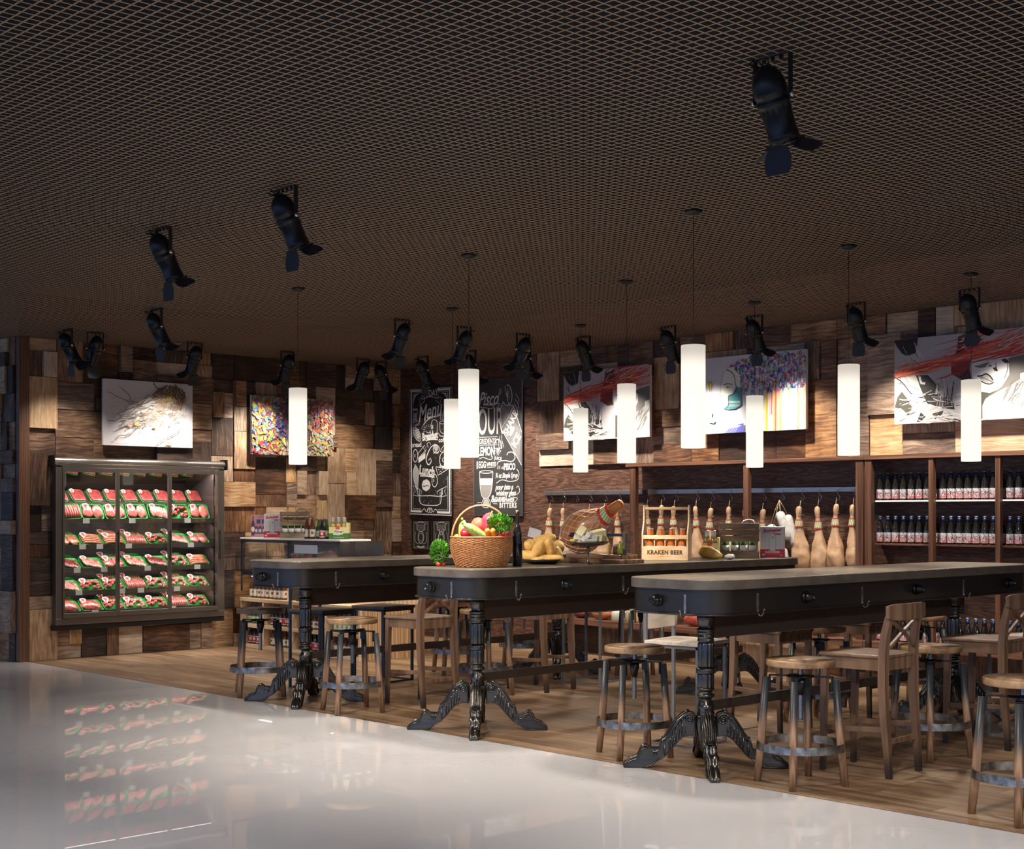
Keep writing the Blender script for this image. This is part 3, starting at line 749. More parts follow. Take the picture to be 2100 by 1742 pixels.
# ---------------------------------------------------------------- tube pendants
def pendmat():
    m, nt, b = newmat('opal_lamp_glass'); b.inputs['Base Color'].default_value = (.25,.24,.23,1); b.inputs['Roughness'].default_value = .3
    tc = nd(nt, 'TexCoord'); sx = nd(nt, 'SeparateXYZ'); ln(nt, tc, 'Object', sx, 0)
    mr = nd(nt, 'MapRange', _interpolation_type='SMOOTHSTEP'); ln(nt, sx, 'Z', mr, 0)
    mr.inputs['From Min'].default_value = -.80; mr.inputs['From Max'].default_value = -.93; mr.inputs['To Min'].default_value = .62; mr.inputs['To Max'].default_value = 1.15
    b.inputs['Emission Color'].default_value = (1,.9,.77,1); ln(nt, mr, 0, b, 'Emission Strength')
    return m
M['opal'] = pendmat()
def make_pendant():
    t = thing('pendant_lamp', 'pendant', 'hanging lamp')
    c = MB(); c.lathe([(0,-.03),(.03,-.03),(.052,-.014),(.055,0),(0,0)], 24); c.build('ceiling_canopy', M['black'], t)
    c = MB(); c.tube([(0,0,-.02),(0,0,-.78)], .0022, 6); c.build('cord', M['black'], t)
    c = MB(); c.lathe([(0,-.775),(.012,-.775),(.012,-.788),(0,-.79)], 12); c.build('cord_grip', M['steel'], t)
    c = MB(); c.lathe([(0,-.783),(.068,-.783),(.071,-.786),(.071,-1.377),(.068,-1.38),(0,-1.38)], 40); c.build('lamp_shade', M['opal'], t)
    return t
PP = Proto(make_pendant())
names = {(0,0):'white tube pendant over the near end of the nearest table, the largest lit lamp', (1,0):'white tube pendant over the nearest table, middle of that row',
 (2,0):'white tube pendant over the far right end of the nearest table, before the rightmost portrait', (0,1):'white tube pendant hanging straight above the vegetable basket',
 (1,1):'white tube pendant before the first red-haired portrait, above the netted ham', (2,1):'white tube pendant before the drip portrait, over the far end of the middle table',
 (0,2):'leftmost white tube pendant, before the colourful leaves picture', (1,2):'white tube pendant overlapping the chalk menu board, left of the basket one',
 (2,2):'white tube pendant left edge of the red-haired portrait, farthest of all'}
for j, y in enumerate((5.3, 7.26, 9.27)):
    for i, x in enumerate((6.46, 8.06, 9.65)):
        lo = lamp('lamp', 'SPOT', (x, y, HC-1.40), 85, WARM, .06, 150, 1.0)
        lo.rotation_euler = (0,0,0)
        po = PP.put((x, y, HC), 0, names[(i,j)], 'white tube pendants over the bar tables')
        lo.parent = po; lo.location = (0,0,-1.40)

# added fill lights, unseen in the closed walkway ceiling, angled to brighten the floor
DL = thing('fill_light', 'unseen steel fill light added to brighten the white walkway', 'fill light')
b = MB(); b.lathe([(.06,-.001),(.09,-.001),(.088,-.01),(.06,-.014)], 28, close=True); b.build('trim_ring', M['steel'], DL)
b = MB(); b.lathe([(0,-.004),(.059,-.004),(.059,-.002),(0,-.002)], 24); b.build('bulb_lens', M['lens'], DL)
DP = Proto(DL)
for k, (x, y, en) in enumerate(((.3,-.6,700),(.3,2.6,700),(.3,5.6,520),(.3,8.6,300),(3.2,-2.6,700),(6.2,-3.2,700))):
    o = DP.put((x, y, HC), 0, 'added steel fill light, %s of the unseen walkway row' % ORD[k], 'added fill lights over the walkway')
    ax = Vector((3.1,1.8,-3.2)) if k < 4 else Vector((1.2,4.6,-3.2))
    lamp('lamp', 'SPOT', (0,0,-.02), en, (1,.96,.95), .07, 66, 1.0, ax, o)
# ---------------------------------------------------------------- flat art: strokes and letters on boards (board frame: x right, z up, -y outward)
def stroke(mb, pts, wd, col, y):
    P = [Vector((p[0], p[1])) for p in pts]; L = len(P)
    if L < 2: return
    vs = []
    for i in range(L):
        t = P[min(i+1, L-1)] - P[max(i-1, 0)]
        if t.length < 1e-7: t = Vector((1, 0))
        t.normalize(); n = Vector((-t.y, t.x))
        w_ = (wd[i] if isinstance(wd, (list, tuple)) else wd)/2
        a = P[i]+n*w_; b = P[i]-n*w_
        vs += [(a.x, y, a.y), (b.x, y, b.y)]
    mb.add(vs, [(2*i, 2*i+1, 2*i+3, 2*i+2) for i in range(L-1)], 0, False, None, None, col)
def poly(mb, pts, col, y): mb.add([(p[0], y, p[1]) for p in pts], [tuple(range(len(pts)))], 0, False, None, None, col)
def arc(cx, cy, rx, ry, a0=0, a1=360, n=20, rot=0):
    o = []; cr, sr = math.cos(math.radians(rot)), math.sin(math.radians(rot))
    for i in range(n+1):
        a = math.radians(a0+(a1-a0)*i/n); x, y = rx*math.cos(a), ry*math.sin(a)
        o.append((cx+x*cr-y*sr, cy+x*sr+y*cr))
    return o
def smooth(pts, n=6):
    out = []; P = [Vector(p) for p in pts]
    for i in range(len(P)-1):
        p0 = P[max(i-1,0)]; p1 = P[i]; p2 = P[i+1]; p3 = P[min(i+2, len(P)-1)]
        for k in range(n):
            t = k/n
            out.append(tuple(.5*((2*p1)+(p2-p0)*t+(2*p0-5*p1+4*p2-p3)*t*t+(3*p1-p0-3*p2+p3)*t**3)))
    out.append(tuple(P[-1])); return out
def letters(mb, s, x, z, size, col, y=-.002, sx=1, shear=0, rot=0, off=0, align='CENTER', space=1, mi=0):
    c = bpy.data.curves.new('t', 'FONT'); c.body = s; c.size = size; c.align_x = align; c.align_y = 'CENTER'; c.shear = shear; c.offset = off; c.space_character = space
    c.resolution_u = 3
    o = bpy.data.objects.new('t', c); COL.objects.link(o)
    me = bpy.data.meshes.new_from_object(o)
    T = Matrix.Translation((x, y, z)) @ Matrix.Rotation(-rot, 4, 'Y') @ Matrix.Rotation(PI/2, 4, 'X') @ Matrix.Diagonal((sx,1,1,1))
    mb.add([v.co[:] for v in me.vertices], [tuple(p.vertices) for p in me.polygons], mi, False, T, None, col)
    bpy.data.objects.remove(o); bpy.data.curves.remove(c); bpy.data.meshes.remove(me)
def board(name, label, cat, loc, rz, W, H, D, mat, art, grp=None, frame=None, artname='painted_picture'):
    t = thing(name, label, cat, loc, rz, grp)
    b = MB(); b.box(0, W, 0, D, 0, H); b.build('canvas' if artname == 'painted_picture' else 'board', mat, t, bev=.002)
    if frame:
        fw, fm = frame; b = MB()
        b.box(-fw,0,-.006,D,-fw,H+fw); b.box(W,W+fw,-.006,D,-fw,H+fw); b.box(0,W,-.006,D,-fw,0); b.box(0,W,-.006,D,H,H+fw)
        b.build('frame', fm, t)
    art.build(artname, M['paint'], t)
    return t
def rc(): return R.choice([(.75,.1,.05),(.85,.45,.05),(.85,.7,.12),(.1,.2,.55),(.06,.35,.5),(.35,.1,.4),(.55,.04,.1),(.3,.5,.1),(.8,.75,.6),(.05,.05,.15),(.25,.5,.7),(.9,.3,.25)])
# owl
W_, H_ = 1.05, .69
def P(cx, cy): return ((cx-103)/705*W_, (1-(cy-(68+.071*(cx-103)))/(537-.043*(cx-103)))*H_)
a = MB(); yy = [-.0006]
def ny(): yy[0] -= .000012; return yy[0]
bgc = 0
def pick(*c): return R.choice(c)
for k in range(1100):
    an = R.uniform(0, 2*PI); rr = math.sqrt(R.random()); cx = 625+115*rr*math.cos(an); cy = 205+85*rr*math.sin(an)
    ang = 1.95+.012*(640-cx)*.5+R.uniform(-.55,.55); L = R.uniform(18, 55)
    c = pick((.07,.04,.03),(.16,.09,.05),(.3,.2,.12),(.45,.33,.22),(.08,.07,.08),(.5,.45,.42),(.25,.14,.06))
    p = [(cx,cy),(cx+L*.5*math.cos(ang)+R.uniform(-4,4),cy+L*.5*math.sin(ang)+R.uniform(-4,4)),(cx+L*math.cos(ang),cy+L*math.sin(ang))]
    stroke(a, [P(*q) for q in smooth(p,3)], [R.uniform(.003,.010)]*4+[.005,.003,.001], c, ny())
for k in range(700):
    t = R.random(); cx = 300+400*t+R.gauss(0,50); cy = 330-80*t+R.gauss(0,55)+60
    cx = min(max(cx, 140), 760); cy = min(max(cy, 200), 590)
    ang = R.uniform(1.9, 3.3); L = R.uniform(10, 55)
    c = pick((.22,.17,.13),(.34,.3,.25),(.12,.08,.05),(.3,.26,.2),(.3,.2,.12),(.2,.25,.3))
    p = [(cx,cy),(cx+L*.6*math.cos(ang)+R.uniform(-6,6),cy+L*.6*math.sin(ang)),(cx+L*math.cos(ang),cy+L*math.sin(ang)+R.uniform(-8,8))]
    stroke(a, [P(min(max(q[0],110),800),min(q[1],600)) for q in smooth(p,3)], .0036, c, ny())
for br in ([(480,240),(400,270),(330,275),(260,240),(200,215),(140,180)],[(450,200),(360,260),(310,250),(290,200),(235,150)],[(430,310),(370,290),(300,310),(230,340),(195,360)],
           [(420,360),(330,380),(240,378),(190,410),(120,405)],[(420,450),(370,455),(300,520),(215,530),(190,570)],[(300,440),(240,460),(180,500)],[(560,150),(500,190),(430,230),(360,300)],[(700,480),(640,520),(560,560),(500,600)]):
    stroke(a, [P(*q) for q in smooth(br,5)], .006, (.1,.07,.05), ny())
    for k in range(6):
        q = R.choice(br); e = (q[0]+R.uniform(-50,-10), q[1]+R.uniform(-30,30)); stroke(a, [P(*q), P(max(e[0],110), e[1])], .0025, (.14,.1,.08), ny())
for cx, cy, rx, ry, c in ((620,215,42,36,(.55,.42,.12)),(615,240,50,22,(.5,.3,.12)),(690,265,16,30,(.3,.14,.06)),(350,430,24,16,(.45,.42,.1)),(300,440,26,16,(.7,.42,.4)),(495,455,14,20,(.4,.33,.22)),(600,590,60,10,(.4,.3,.12))):
    for k in range(26):
        px, py = cx+R.gauss(0,rx*.45), cy+R.gauss(0,ry*.45); stroke(a, [P(px-7,py+3),P(px+2,py),P(px+8,py-4)], .005, tuple(x*R.uniform(.6,1.15) for x in c), ny())
poly(a, [P(*q) for q in arc(628,228,17,10,n=14)], (.7,.5,.05), ny()); poly(a, [P(*q) for q in arc(632,227,7,8,n=12)], (.02,.02,.02), ny())
stroke(a, [P(*q) for q in smooth([(560,190),(600,205),(640,208),(672,240),(690,290)],5)], .008, (.05,.03,.02), ny())
for p in ([(480,100),(510,150),(540,150)],[(655,115),(680,160),(700,190)],[(735,180),(720,230),(700,320)]): stroke(a, [P(*q) for q in smooth(p,4)], .012, (.1,.06,.04), ny())
for k in range(120):
    cx, cy = R.uniform(120,800), R.uniform(120,590); s_ = R.uniform(1,2.4); poly(a, [P(*q) for q in arc(cx,cy,s_,s_,n=6)][:6], (.35,.33,.32), ny())
stroke(a, [P(*q) for q in smooth([(150,590),(165,583),(180,592),(200,588),(215,594),(250,590),(300,592)],4)], .0022, (.1,.1,.1), ny())
cv = pmat('white_canvas', (.68,.66,.69), .6)
board('owl_picture', 'white canvas of an owl drawn in brown ink strokes, above the cold cabinet', 'picture', (7.07,Y1-.125,2.19), 0, W_, H_, .035, cv, a)
# leaves
W_, H_ = 1.12, .665
a = MB(); yy[0] = -.0006
poly(a, [(0,0),(W_,0),(W_,H_),(0,H_)], (.28,.16,.1), -.0005)
for k in range(1900):
    x, z = R.uniform(0,W_), R.uniform(0,H_); u = x/W_; v = z/H_
    if u < .28: c = pick((.85,.6,.1),(.9,.45,.1),(.75,.1,.06),(.3,.55,.75),(.85,.75,.35),(.15,.2,.5),(.25,.5,.12),(.5,.05,.2))
    elif u < .55: c = pick((.05,.05,.14),(.12,.08,.3),(.03,.03,.06),(.1,.2,.45),(.5,.1,.1),(.25,.15,.45),(.85,.45,.1),(.3,.6,.6)) if v > .3 else pick((.85,.75,.2),(.3,.35,.1),(.6,.25,.1),(.8,.8,.6))
    elif u < .72: c = pick((.8,.6,.3),(.9,.85,.6),(.25,.15,.3),(.3,.2,.15))
    else: c = pick((.8,.08,.08),(.85,.35,.15),(.6,.05,.15),(.2,.3,.6),(.9,.7,.3)) if v > .45 else pick((.9,.85,.5),(.9,.8,.3),(.85,.4,.3),(.5,.75,.85))
    s_ = R.uniform(.008,.022); an = R.uniform(0,6.28)
    pts = [(min(max(px,0),W_), min(max(pz,0),H_)) for px, pz in arc(x,z,s_*1.5,s_*R.uniform(.5,1),0,300,5,math.degrees(an))]
    poly(a, pts, tuple(q*R.uniform(.4,.72) for q in c), ny())
for k in range(16):
    x = R.uniform(.4,.62)*W_; stroke(a, smooth([(x,.0),(x+R.uniform(-.02,.05),.2),(x+R.uniform(-.08,.08),.42),(x+R.uniform(-.2,.2),.64)],4), .01, pick((.03,.02,.05),(.15,.1,.2),(.2,.1,.08)), ny())
board('leaves_picture', 'canvas of many-coloured leafy paint dabs, left wall behind the leftmost pendant', 'picture', (8.87,Y1-.125,2.145), 0, W_, H_, .035, M['white'], a)
# red-haired portrait, twice
def portrait():
    W_, H_ = 1.22, .735
    def P(cx, cy):
        cx = min(max(cx,385),2185); z = 1-(cy-(385-.094*(cx-385)))/(1135+.06*(cx-385)); return ((cx-385)/1800*W_, min(max(z,0),1)*H_)
    a = MB(); yy[0] = -.0006
    K = (.014,.013,.012); Wt = (.66,.64,.64)
    poly(a, [(0,0),(W_,0),(W_,H_),(0,H_)], (.42,.4,.42), -.0005)
    def pl(pts, c): poly(a, [P(*q) for q in pts], c, ny())
    def st(pts, w, c, sm=5): stroke(a, [P(*q) for q in (smooth(pts, sm) if len(pts) > 2 else pts)], w, c, ny())
    pl([(385,390),(720,350),(740,420),(690,560),(560,600),(480,560),(385,420)], K)
    pl([(720,360),(1300,310),(1250,500),(1100,560),(900,620),(760,700),(690,620)], (.42,.4,.42))
    pl([(385,900),(700,870),(800,1180),(620,1260),(500,1080),(385,950)], (.55,.53,.5))
    pl([(690,860),(860,860),(960,960),(1060,1160),(1200,1160),(1230,1330),(1050,1330),(850,1240),(760,1040)], K)
    pl([(385,1290),(430,1150),(490,1080),(560,1160),(640,1290),(590,1400),(500,1320)], (.05,.05,.035))
    pl([(385,1320),(470,1300),(560,1380),(600,1470),(560,1510),(385,1520)], (.6,.59,.57))
    pl([(690,1500),(740,1370),(850,1400),(1000,1300),(1220,1330),(1220,1440),(960,1490)], (.5,.48,.46))
    pl([(700,1490),(760,1360),(830,1420),(760,1490)], K); pl([(920,1380),(1080,1340),(1060,1390),(960,1460)], K)
    pl([(1280,340),(1480,310),(1600,330),(1480,480),(1450,620),(1430,780),(1450,910),(1330,930),(1210,860),(1180,700),(1260,520)], (.05,.02,.02))
    pl([(1180,640),(1450,560),(1430,760),(1300,880),(1180,860)], (.22,.02,.02))
    pl([(1440,680),(1650,620),(1850,600),(2000,640),(1980,820),(1900,980),(1720,1100),(1560,1090),(1490,1020),(1460,860)], Wt)
    pl([(1490,1090),(1560,1090),(1700,1110),(1820,1060),(1640,1190),(1600,1280),(1600,1460),(1490,1465)], (.06,.06,.045))
    pl([(1940,640),(2185,580),(2185,860),(2010,980),(1700,1150),(1860,1020),(1950,860)], (.13,.12,.11))
    pl([(1660,1180),(2185,1000),(2185,1450),(1640,1460)], (.55,.54,.52)); pl([(2090,850),(2185,820),(2185,1450),(2090,1450)], (.55,.54,.53))
    # lips, nose, brows
    pl([(1530,880),(1640,850),(1700,870),(1745,940),(1755,975),(1680,985),(1610,950)], (.35,.34,.33))
    st([(1530,880),(1590,875),(1645,850),(1700,880),(1740,940)], .012, K); st([(1560,930),(1630,975),(1700,990),(1750,965)], .01, K); st([(1580,895),(1650,920),(1730,960)], .005, K)
    pl([(1735,770),(1775,760),(1800,820),(1760,810)], K); st([(1680,750),(1705,735),(1720,752)], .01, K); st([(1775,700),(1780,760),(1800,810)], .006, K)
    pl([(1480,740),(1560,730),(1640,700),(1700,690),(1640,760),(1560,770)], (.15,.14,.13)); pl([(1840,660),(1900,640),(1960,700),(1900,710)], K)
    st([(1930,640),(1925,800),(1880,930)], .006, K)
    for k in range(60):     # black splashes
        x, y = R.uniform(1280,1500), R.uniform(330,560); st([(x,y),(x+R.uniform(60,180),y-R.uniform(20,150))], R.uniform(.003,.012), pick(K,K,(.6,.58,.6)), 1)
    for k in range(70):
        x, y = R.uniform(450,1250), R.uniform(1120,1480); an = R.uniform(-.6,.5); L = R.uniform(60,240)
        st([(x,y),(x+L*.5*math.cos(an),y-L*.5*math.sin(an)+8),(x+L*math.cos(an),y-L*math.sin(an))], R.uniform(.002,.009), pick(K,Wt,Wt,(.3,.29,.28)), 3)
    for k in range(40):
        x, y = R.uniform(980,1220), R.uniform(880,1180); st([(x,y),(x+R.uniform(-30,30),y+R.uniform(60,200))], R.uniform(.003,.009), pick((.4,.39,.38),K,Wt,(.25,.24,.24)), 1)
    for k in range(26):
        x, y = R.uniform(390,760), R.uniform(380,900); st([(x,y),(x+R.uniform(30,130),y+R.uniform(60,260))], R.uniform(.0015,.005), pick(K,Wt,(.5,.5,.5)), 1)
    st([(385,880),(500,960),(600,1080),(640,1115)], .009, K); st([(420,960),(600,1000),(740,1060)], .003, K); st([(745,880),(770,960),(825,970)], .02, Wt)
    for k in range(50):
        x, y = R.uniform(1950,2180), R.uniform(880,1150); st([(x,y),(x-R.uniform(60,160),y+R.uniform(80,260))], R.uniform(.001,.004), (.15,.14,.13), 1)
    RD = [(.5,.03,.025),(.62,.07,.04),(.38,.02,.02),(.75,.22,.1),(.55,.05,.05),(.8,.3,.12)]
    for k in range(230):    # red hair sweeping across
        x0 = R.choice([385, R.uniform(385,1000), R.uniform(900,1500), R.uniform(1200,1900)]); f = (x0-385)/1800
        yc = 840-430*f; y0 = yc + R.gauss(0, 38+150*f*(1 if x0 > 900 else .4)); L = R.uniform(200,900); sl = R.uniform(.1,.32)
        if y0 > 760 and x0 > 1300: y0 -= 300
        pts = [(x0,y0),(x0+L*.35,y0-L*.35*sl+R.uniform(-18,18)),(x0+L*.7,y0-L*.7*sl+R.uniform(-14,14)),(x0+L,y0-L*sl)]
        wdt = R.uniform(.0015,.009)*(1+f); pp = smooth(pts,4)
        if x0+L > 1450 and y0-L*sl > 640-.12*(x0+L-1450): continue
        st(pts, [wdt*max(.12, math.sin(PI*i/(len(pp)-1))) for i in range(len(pp))], pick(*RD), 4)
    for k in range(16):
        x = R.uniform(1500,2000); y = R.uniform(330,560); st([(x,y),(x+120,y-70),(x+260,y-150)], [.001]*5+[.008]*3+[.001]*3 if False else .005, pick(Wt,(.5,.1,.08)), 3)
    return a
board('portrait_picture', 'red, black and white portrait canvas between the cocktail chalkboard and drip portrait', 'picture', (X1-.16,10.76,2.258), -PI/2, 1.22, .735, .035, M['white'], portrait())
board('portrait_picture', 'red-haired portrait canvas with parted lips at the right edge of the picture', 'picture', (X1-.16,6.73,2.258), -PI/2, 1.22, .735, .035, M['white'], portrait())
# profile with paint drips
W_, H_ = 1.22, .735
def P(cx, cy):
    cx = min(max(cx,1125),1932); z = 1-(cy-(209-.09*(cx-1125)))/(572+.053*(cx-1125)); return ((cx-1125)/807*W_, min(max(z,0),1)*H_)
a = MB(); yy[0] = -.0006
def pl(pts, c): poly(a, [P(*q) for q in pts], c, ny())
def st(pts, w, c, sm=5): stroke(a, [P(*q) for q in (smooth(pts, sm) if len(pts) > 2 else pts)], w, c, ny())
poly(a, [(0,0),(W_,0),(W_,H_),(0,H_)], (.64,.64,.7), -.0005)
pl([(1570,560),(1932,500),(1932,755),(1620,770),(1560,700)], (.58,.56,.52))
DR = [(.75,.75,.08),(.75,.3,.18),(.3,.65,.75),(.8,.78,.7),(.7,.68,.2),(.4,.45,.75),(.75,.12,.12),(.85,.85,.8),(.5,.75,.8),(.85,.5,.3)]
for k in range(46):
    x = 1575+k*7.9+R.uniform(-3,3); y0 = R.uniform(380,500) - (x-1575)*.3*R.random(); w_ = R.uniform(.006,.03)
    st([(x,y0),(x+R.uniform(-3,3),600),(x,R.choice([770,765,R.uniform(600,760)]))], [w_*.6,w_,w_*.8], R.choice(DR), 1)
for k in range(30):
    x = R.uniform(1570,1930); st([(x,R.uniform(350,500)),(x,R.uniform(620,770))], .003, pick((.35,.05,.1),(.2,.1,.4),(.1,.3,.4),(.6,.1,.1)), 1)
for k in range(1100):        # hair of colour blobs
    t = R.random(); x = 1340+592*t; top = 270-.62*(x-1340) if x < 1480 else 185-.1*(x-1480); top = max(top, 210-.09*(x-1125)+2)
    bot = 330+.9*(x-1340) if x < 1460 else 450-.05*(x-1460); y = R.uniform(top, max(top+10, bot)) + R.uniform(-4, 10)
    c = pick((.08,.1,.45),(.35,.1,.5),(.7,.06,.08),(.1,.45,.5),(.75,.5,.1),(.2,.5,.15),(.04,.04,.2),(.6,.15,.35),(.5,.7,.8),(.12,.08,.3),(.7,.7,.75))
    s_ = R.uniform(3,11)
    if R.random() < .6: st([(x,y),(x+R.uniform(-2,2),y+s_*R.uniform(1.5,5))], .0016*s_, c, 1)
    else: pl(arc(x,y,s_,s_,n=8)[:8], c)
for k in range(26):
    x = R.uniform(1400,1925); y = R.uniform(200,420); pl(arc(x,y,10,10,n=10)[:10], (.62,.55,.68)); st(arc(x,y,10,10,n=12), .003, (.3,.2,.45), 1)
face = [(1335,285),(1318,300),(1305,340),(1292,400),(1290,440),(1283,480),(1296,494),(1305,500),(1298,520),(1297,540),(1312,550),(1303,575),(1310,590),(1345,596),(1390,590),(1440,560),(1450,470),(1440,330),(1380,270)]
pl(face, (.74,.74,.66)); st(face[1:14], .004, (.12,.1,.12))
pl([(1410,420),(1450,430),(1452,560),(1400,592),(1320,594),(1345,570),(1352,490),(1380,480)], (.05,.25,.3))
for k in range(12): st([(1350+k*8,530),(1348+k*8,545)], .005, (.75,.8,.8), 1); st([(1350+k*8,556),(1348+k*8,572)], .005, (.7,.4,.15) if k % 2 else (.3,.7,.75), 1)
st([(1332,290),(1375,310),(1400,350),(1405,400),(1418,440),(1385,480),(1352,492),(1350,560),(1318,590)], .009, (.04,.05,.08))
st([(1312,408),(1345,398),(1385,405)], .007, (.06,.05,.05)); pl([(1322,425),(1350,416),(1380,422),(1350,434)], (.6,.65,.15)); pl(arc(1343,425,8,6,n=8)[:8], (.08,.12,.15)); st([(1300,545),(1325,543)], .006, (.3,.2,.25), 1)
st([(1240,620),(1330,600),(1400,620)], .003, (.6,.45,.3)); st([(1215,760),(1260,700),(1340,700),(1390,640),(1400,600)], .003, (.75,.5,.3))
pl([(1320,776),(1360,730),(1420,712),(1470,700),(1470,775)], (.1,.12,.5))
for k in range(6): st([(1335+k*14,774),(1360+k*12,735),(1425+k*6,716)], .003, (.6,.65,.85))
pl([(1190,690),(1200,620),(1225,610),(1215,650),(1245,680),(1235,700)], (.3,.6,.75)); pl([(1190,430),(1180,400),(1200,375),(1215,400),(1205,455)], (.75,.6,.1)); st([(1195,380),(1200,455)], .006, (.1,.05,.02), 1)
board('portrait_picture', 'canvas of a pale face in profile with rainbow paint drips, centre of the right wall', 'picture', (X1-.16,8.87,2.258), -PI/2, 1.22, .735, .035, M['white'], a)
# ---------------------------------------------------------------- chalk boards
CH = (.8,.79,.77)
a = MB(); yy[0] = -.0006; W_, H_ = .79, 1.545
def P(cx, cy): return ((cx-48)/529*W_, (1-(cy-90+.04*(cx-48))/1580)*H_)
def st(pts, w, c=CH, sm=5): stroke(a, [P(*q) for q in (smooth(pts, sm) if len(pts) > 2 and sm > 1 else pts)], w, c, ny())
def pl(pts, c=CH): poly(a, [P(*q) for q in pts], c, ny())
def tx(s, cx, cy, size, **k): p = P(cx, cy); letters(a, s, p[0], p[1], size, CH, ny(), **k)
for y in range(100, 1660, 19): poly(a, [P(*q) for q in arc(54,y,4,5,n=6)[:6]], CH, ny()); poly(a, [P(*q) for q in arc(570,y,4,5,n=6)[:6]], CH, ny())
for x in range(60, 570, 11): 
    if not 200 < x < 410: pl([(x,100),(x+6,96),(x+6,104),(x,108)])
    pl([(x,1648),(x+7,1645),(x+7,1660),(x,1662)])
for p in ([(75,118),(75,1625)],[(552,118),(552,1625)]): st(p, .021, CH, 1)
for p in ([(66,124),(205,124)],[(412,124),(560,124)],[(66,1620),(205,1620)],[(400,1620),(560,1620)]): st(p, .026, CH, 1)
for p in ([(97,150),(97,700)],[(97,150),(205,150)],[(530,150),(530,1000)],[(415,150),(530,150)],[(97,1590),(200,1590)],[(410,1590),(530,1590)],[(530,1180),(530,1590)],[(97,1100),(97,1590)]): st(p, .005, CH, 1)
for k in range(5): st([(100,180+k*26),(170-k*12,165)], .007, CH, 1); st([(528,180+k*26),(455+k*12,165)], .007, CH, 1)
st([(212,110),(310,85),(410,110),(412,230),(310,200),(212,235),(212,110)], .009, CH, 1); st([(240,200),(245,260),(180,310),(190,280),(170,230),(212,215)], .006, CH, 1); st([(412,215),(460,225),(440,265),(460,320),(380,250)], .006, CH, 1)
tx('TODAY', 312, 165, .115, sx=.72, off=.001); tx('Menu', 300, 395, .27, sx=.72, shear=.45, rot=.16, off=.004)
st([(205,600),(250,520),(330,460),(420,445)], [.004]*4+[.014]*6+[.01]*6)
st([(95,355),(105,490),(145,490),(155,355),(95,355)], .007, CH, 1); pl([(108,400),(145,400),(138,480),(112,480)], (.45,.44,.43)); st(arc(125,355,30,10), .005); st(arc(125,498,28,14), .008); tx('juice', 150, 540, .05, rot=.3)
for rr in (0,): st(arc(150,665,36,90,rot=-22), .009); pl(arc(150,665,27,75,n=12,rot=-22)[:12], (.4,.39,.38)); 
for k in range(4): st([(128+k*8,620+k*28),(175+k*5,600+k*28)], .008, CH, 1)
tx('bread', 140, 795, .085, off=.002); tx('Breakfast', 312, 690, .125, sx=.62, off=.006, rot=.08); st([(260,748),(330,730),(408,735)], .012)
for k in range(7): an = math.radians(200-k*28); st([(290+40*math.cos(an),615-40*math.sin(an)),(290+70*math.cos(an),615-70*math.sin(an))], .006, CH, 1)
st(arc(290,618,26,30,0,180), .007); st([(345,640),(330,560),(340,500),(370,490),(400,520),(400,640)], .008); tx('$', 345, 575, .06)
for k in (0,1): st([(450+k*22,500),(440+k*22,460),(462+k*22,420),(450+k*22,380)], .008)
st(arc(475,525,42,18), .007); st([(433,530),(440,630),(480,660),(515,630),(517,530)], .008); st([(420,660),(440,690),(500,690),(530,660)], .01); tx('coffee', 480, 740, .075, off=.002)
st(arc(128,930,30,78), .011); tx('$', 122, 930, .05)
st([(165,900),(245,800),(265,860),(165,960),(165,900)], .008, CH, 1); pl([(165,960),(255,890),(255,960),(168,1020)]); st([(215,810),(260,880)], .006, CH, 1)
st([(390,790),(330,820),(285,900),(265,980),(290,1040),(325,1010),(320,960),(295,990)], [.012]*8+[.016]*20+[.008]*8); st(arc(390,850,38,48), .01); pl(arc(390,840,28,32,n=12)[:12], (.5,.49,.48)); st(arc(385,910,28,30,180,360), .008); st([(290,830),(275,780),(310,770),(320,800)], .007)
st([(440,880),(480,880),(497,800),(465,830),(440,880)], .007); st(arc(490,980,60,95,90,260), .008); st(arc(480,980,14,24), .006); st([(430,1055),(520,1065)], .012, CH, 1)
tx('Lunch', 275, 1120, .16, sx=.75, off=.006, rot=-.12); st([(190,1180),(260,1180),(368,1195)], .015, CH, 2)
st([(385,1065),(410,1170),(530,1095),(470,1080),(385,1065)], .009, CH, 1)
for q in ((420,1100),(440,1120),(470,1100),(430,1140),(500,1095)): pl(arc(q[0],q[1],5,5,n=6)[:6])
pl([(128,1040),(105,1120),(110,1240),(150,1360),(165,1220),(168,1110)], (.55,.54,.53)); st([(128,1040),(105,1120),(112,1240),(152,1360),(165,1220),(165,1110),(128,1040)], .008)
st(arc(370,1235,33,78), .009); tx('$', 358, 1235, .045); pl([(210,1290),(225,1240),(270,1218),(305,1245),(320,1290),(305,1340),(265,1370),(220,1345)]); st([(222,1300),(245,1310),(270,1295),(300,1305)], .01, (.03,.03,.03))
for p in ([(160,1330),(165,1420),(310,1420),(455,1420),(460,1330)],[(180,1350),(190,1515),(310,1540),(440,1515),(450,1350)]): st(p, .009, CH, 3)
st([(160,1330),(210,1370),(208,1400)], .007, CH, 1); st([(460,1330),(400,1370),(402,1400)], .007, CH, 1)
st([(160,1335),(100,1300),(125,1365),(100,1420),(165,1430)], .007, CH, 1); st([(460,1335),(520,1300),(490,1360),(515,1415),(455,1430)], .007, CH, 1)
for k in range(8): st([(178,1380+k*16),(196,1380+k*16)], .004, CH, 1); st([(432,1380+k*16),(446,1380+k*16)], .004, CH, 1)
for k in (-1,1):
    st([(310,1570),(310+k*25,1600),(310+k*45,1620),(310+k*60,1590),(310+k*80,1590),(310+k*100,1620)], .008); st(arc(310+k*14,1600,16,28), .007)
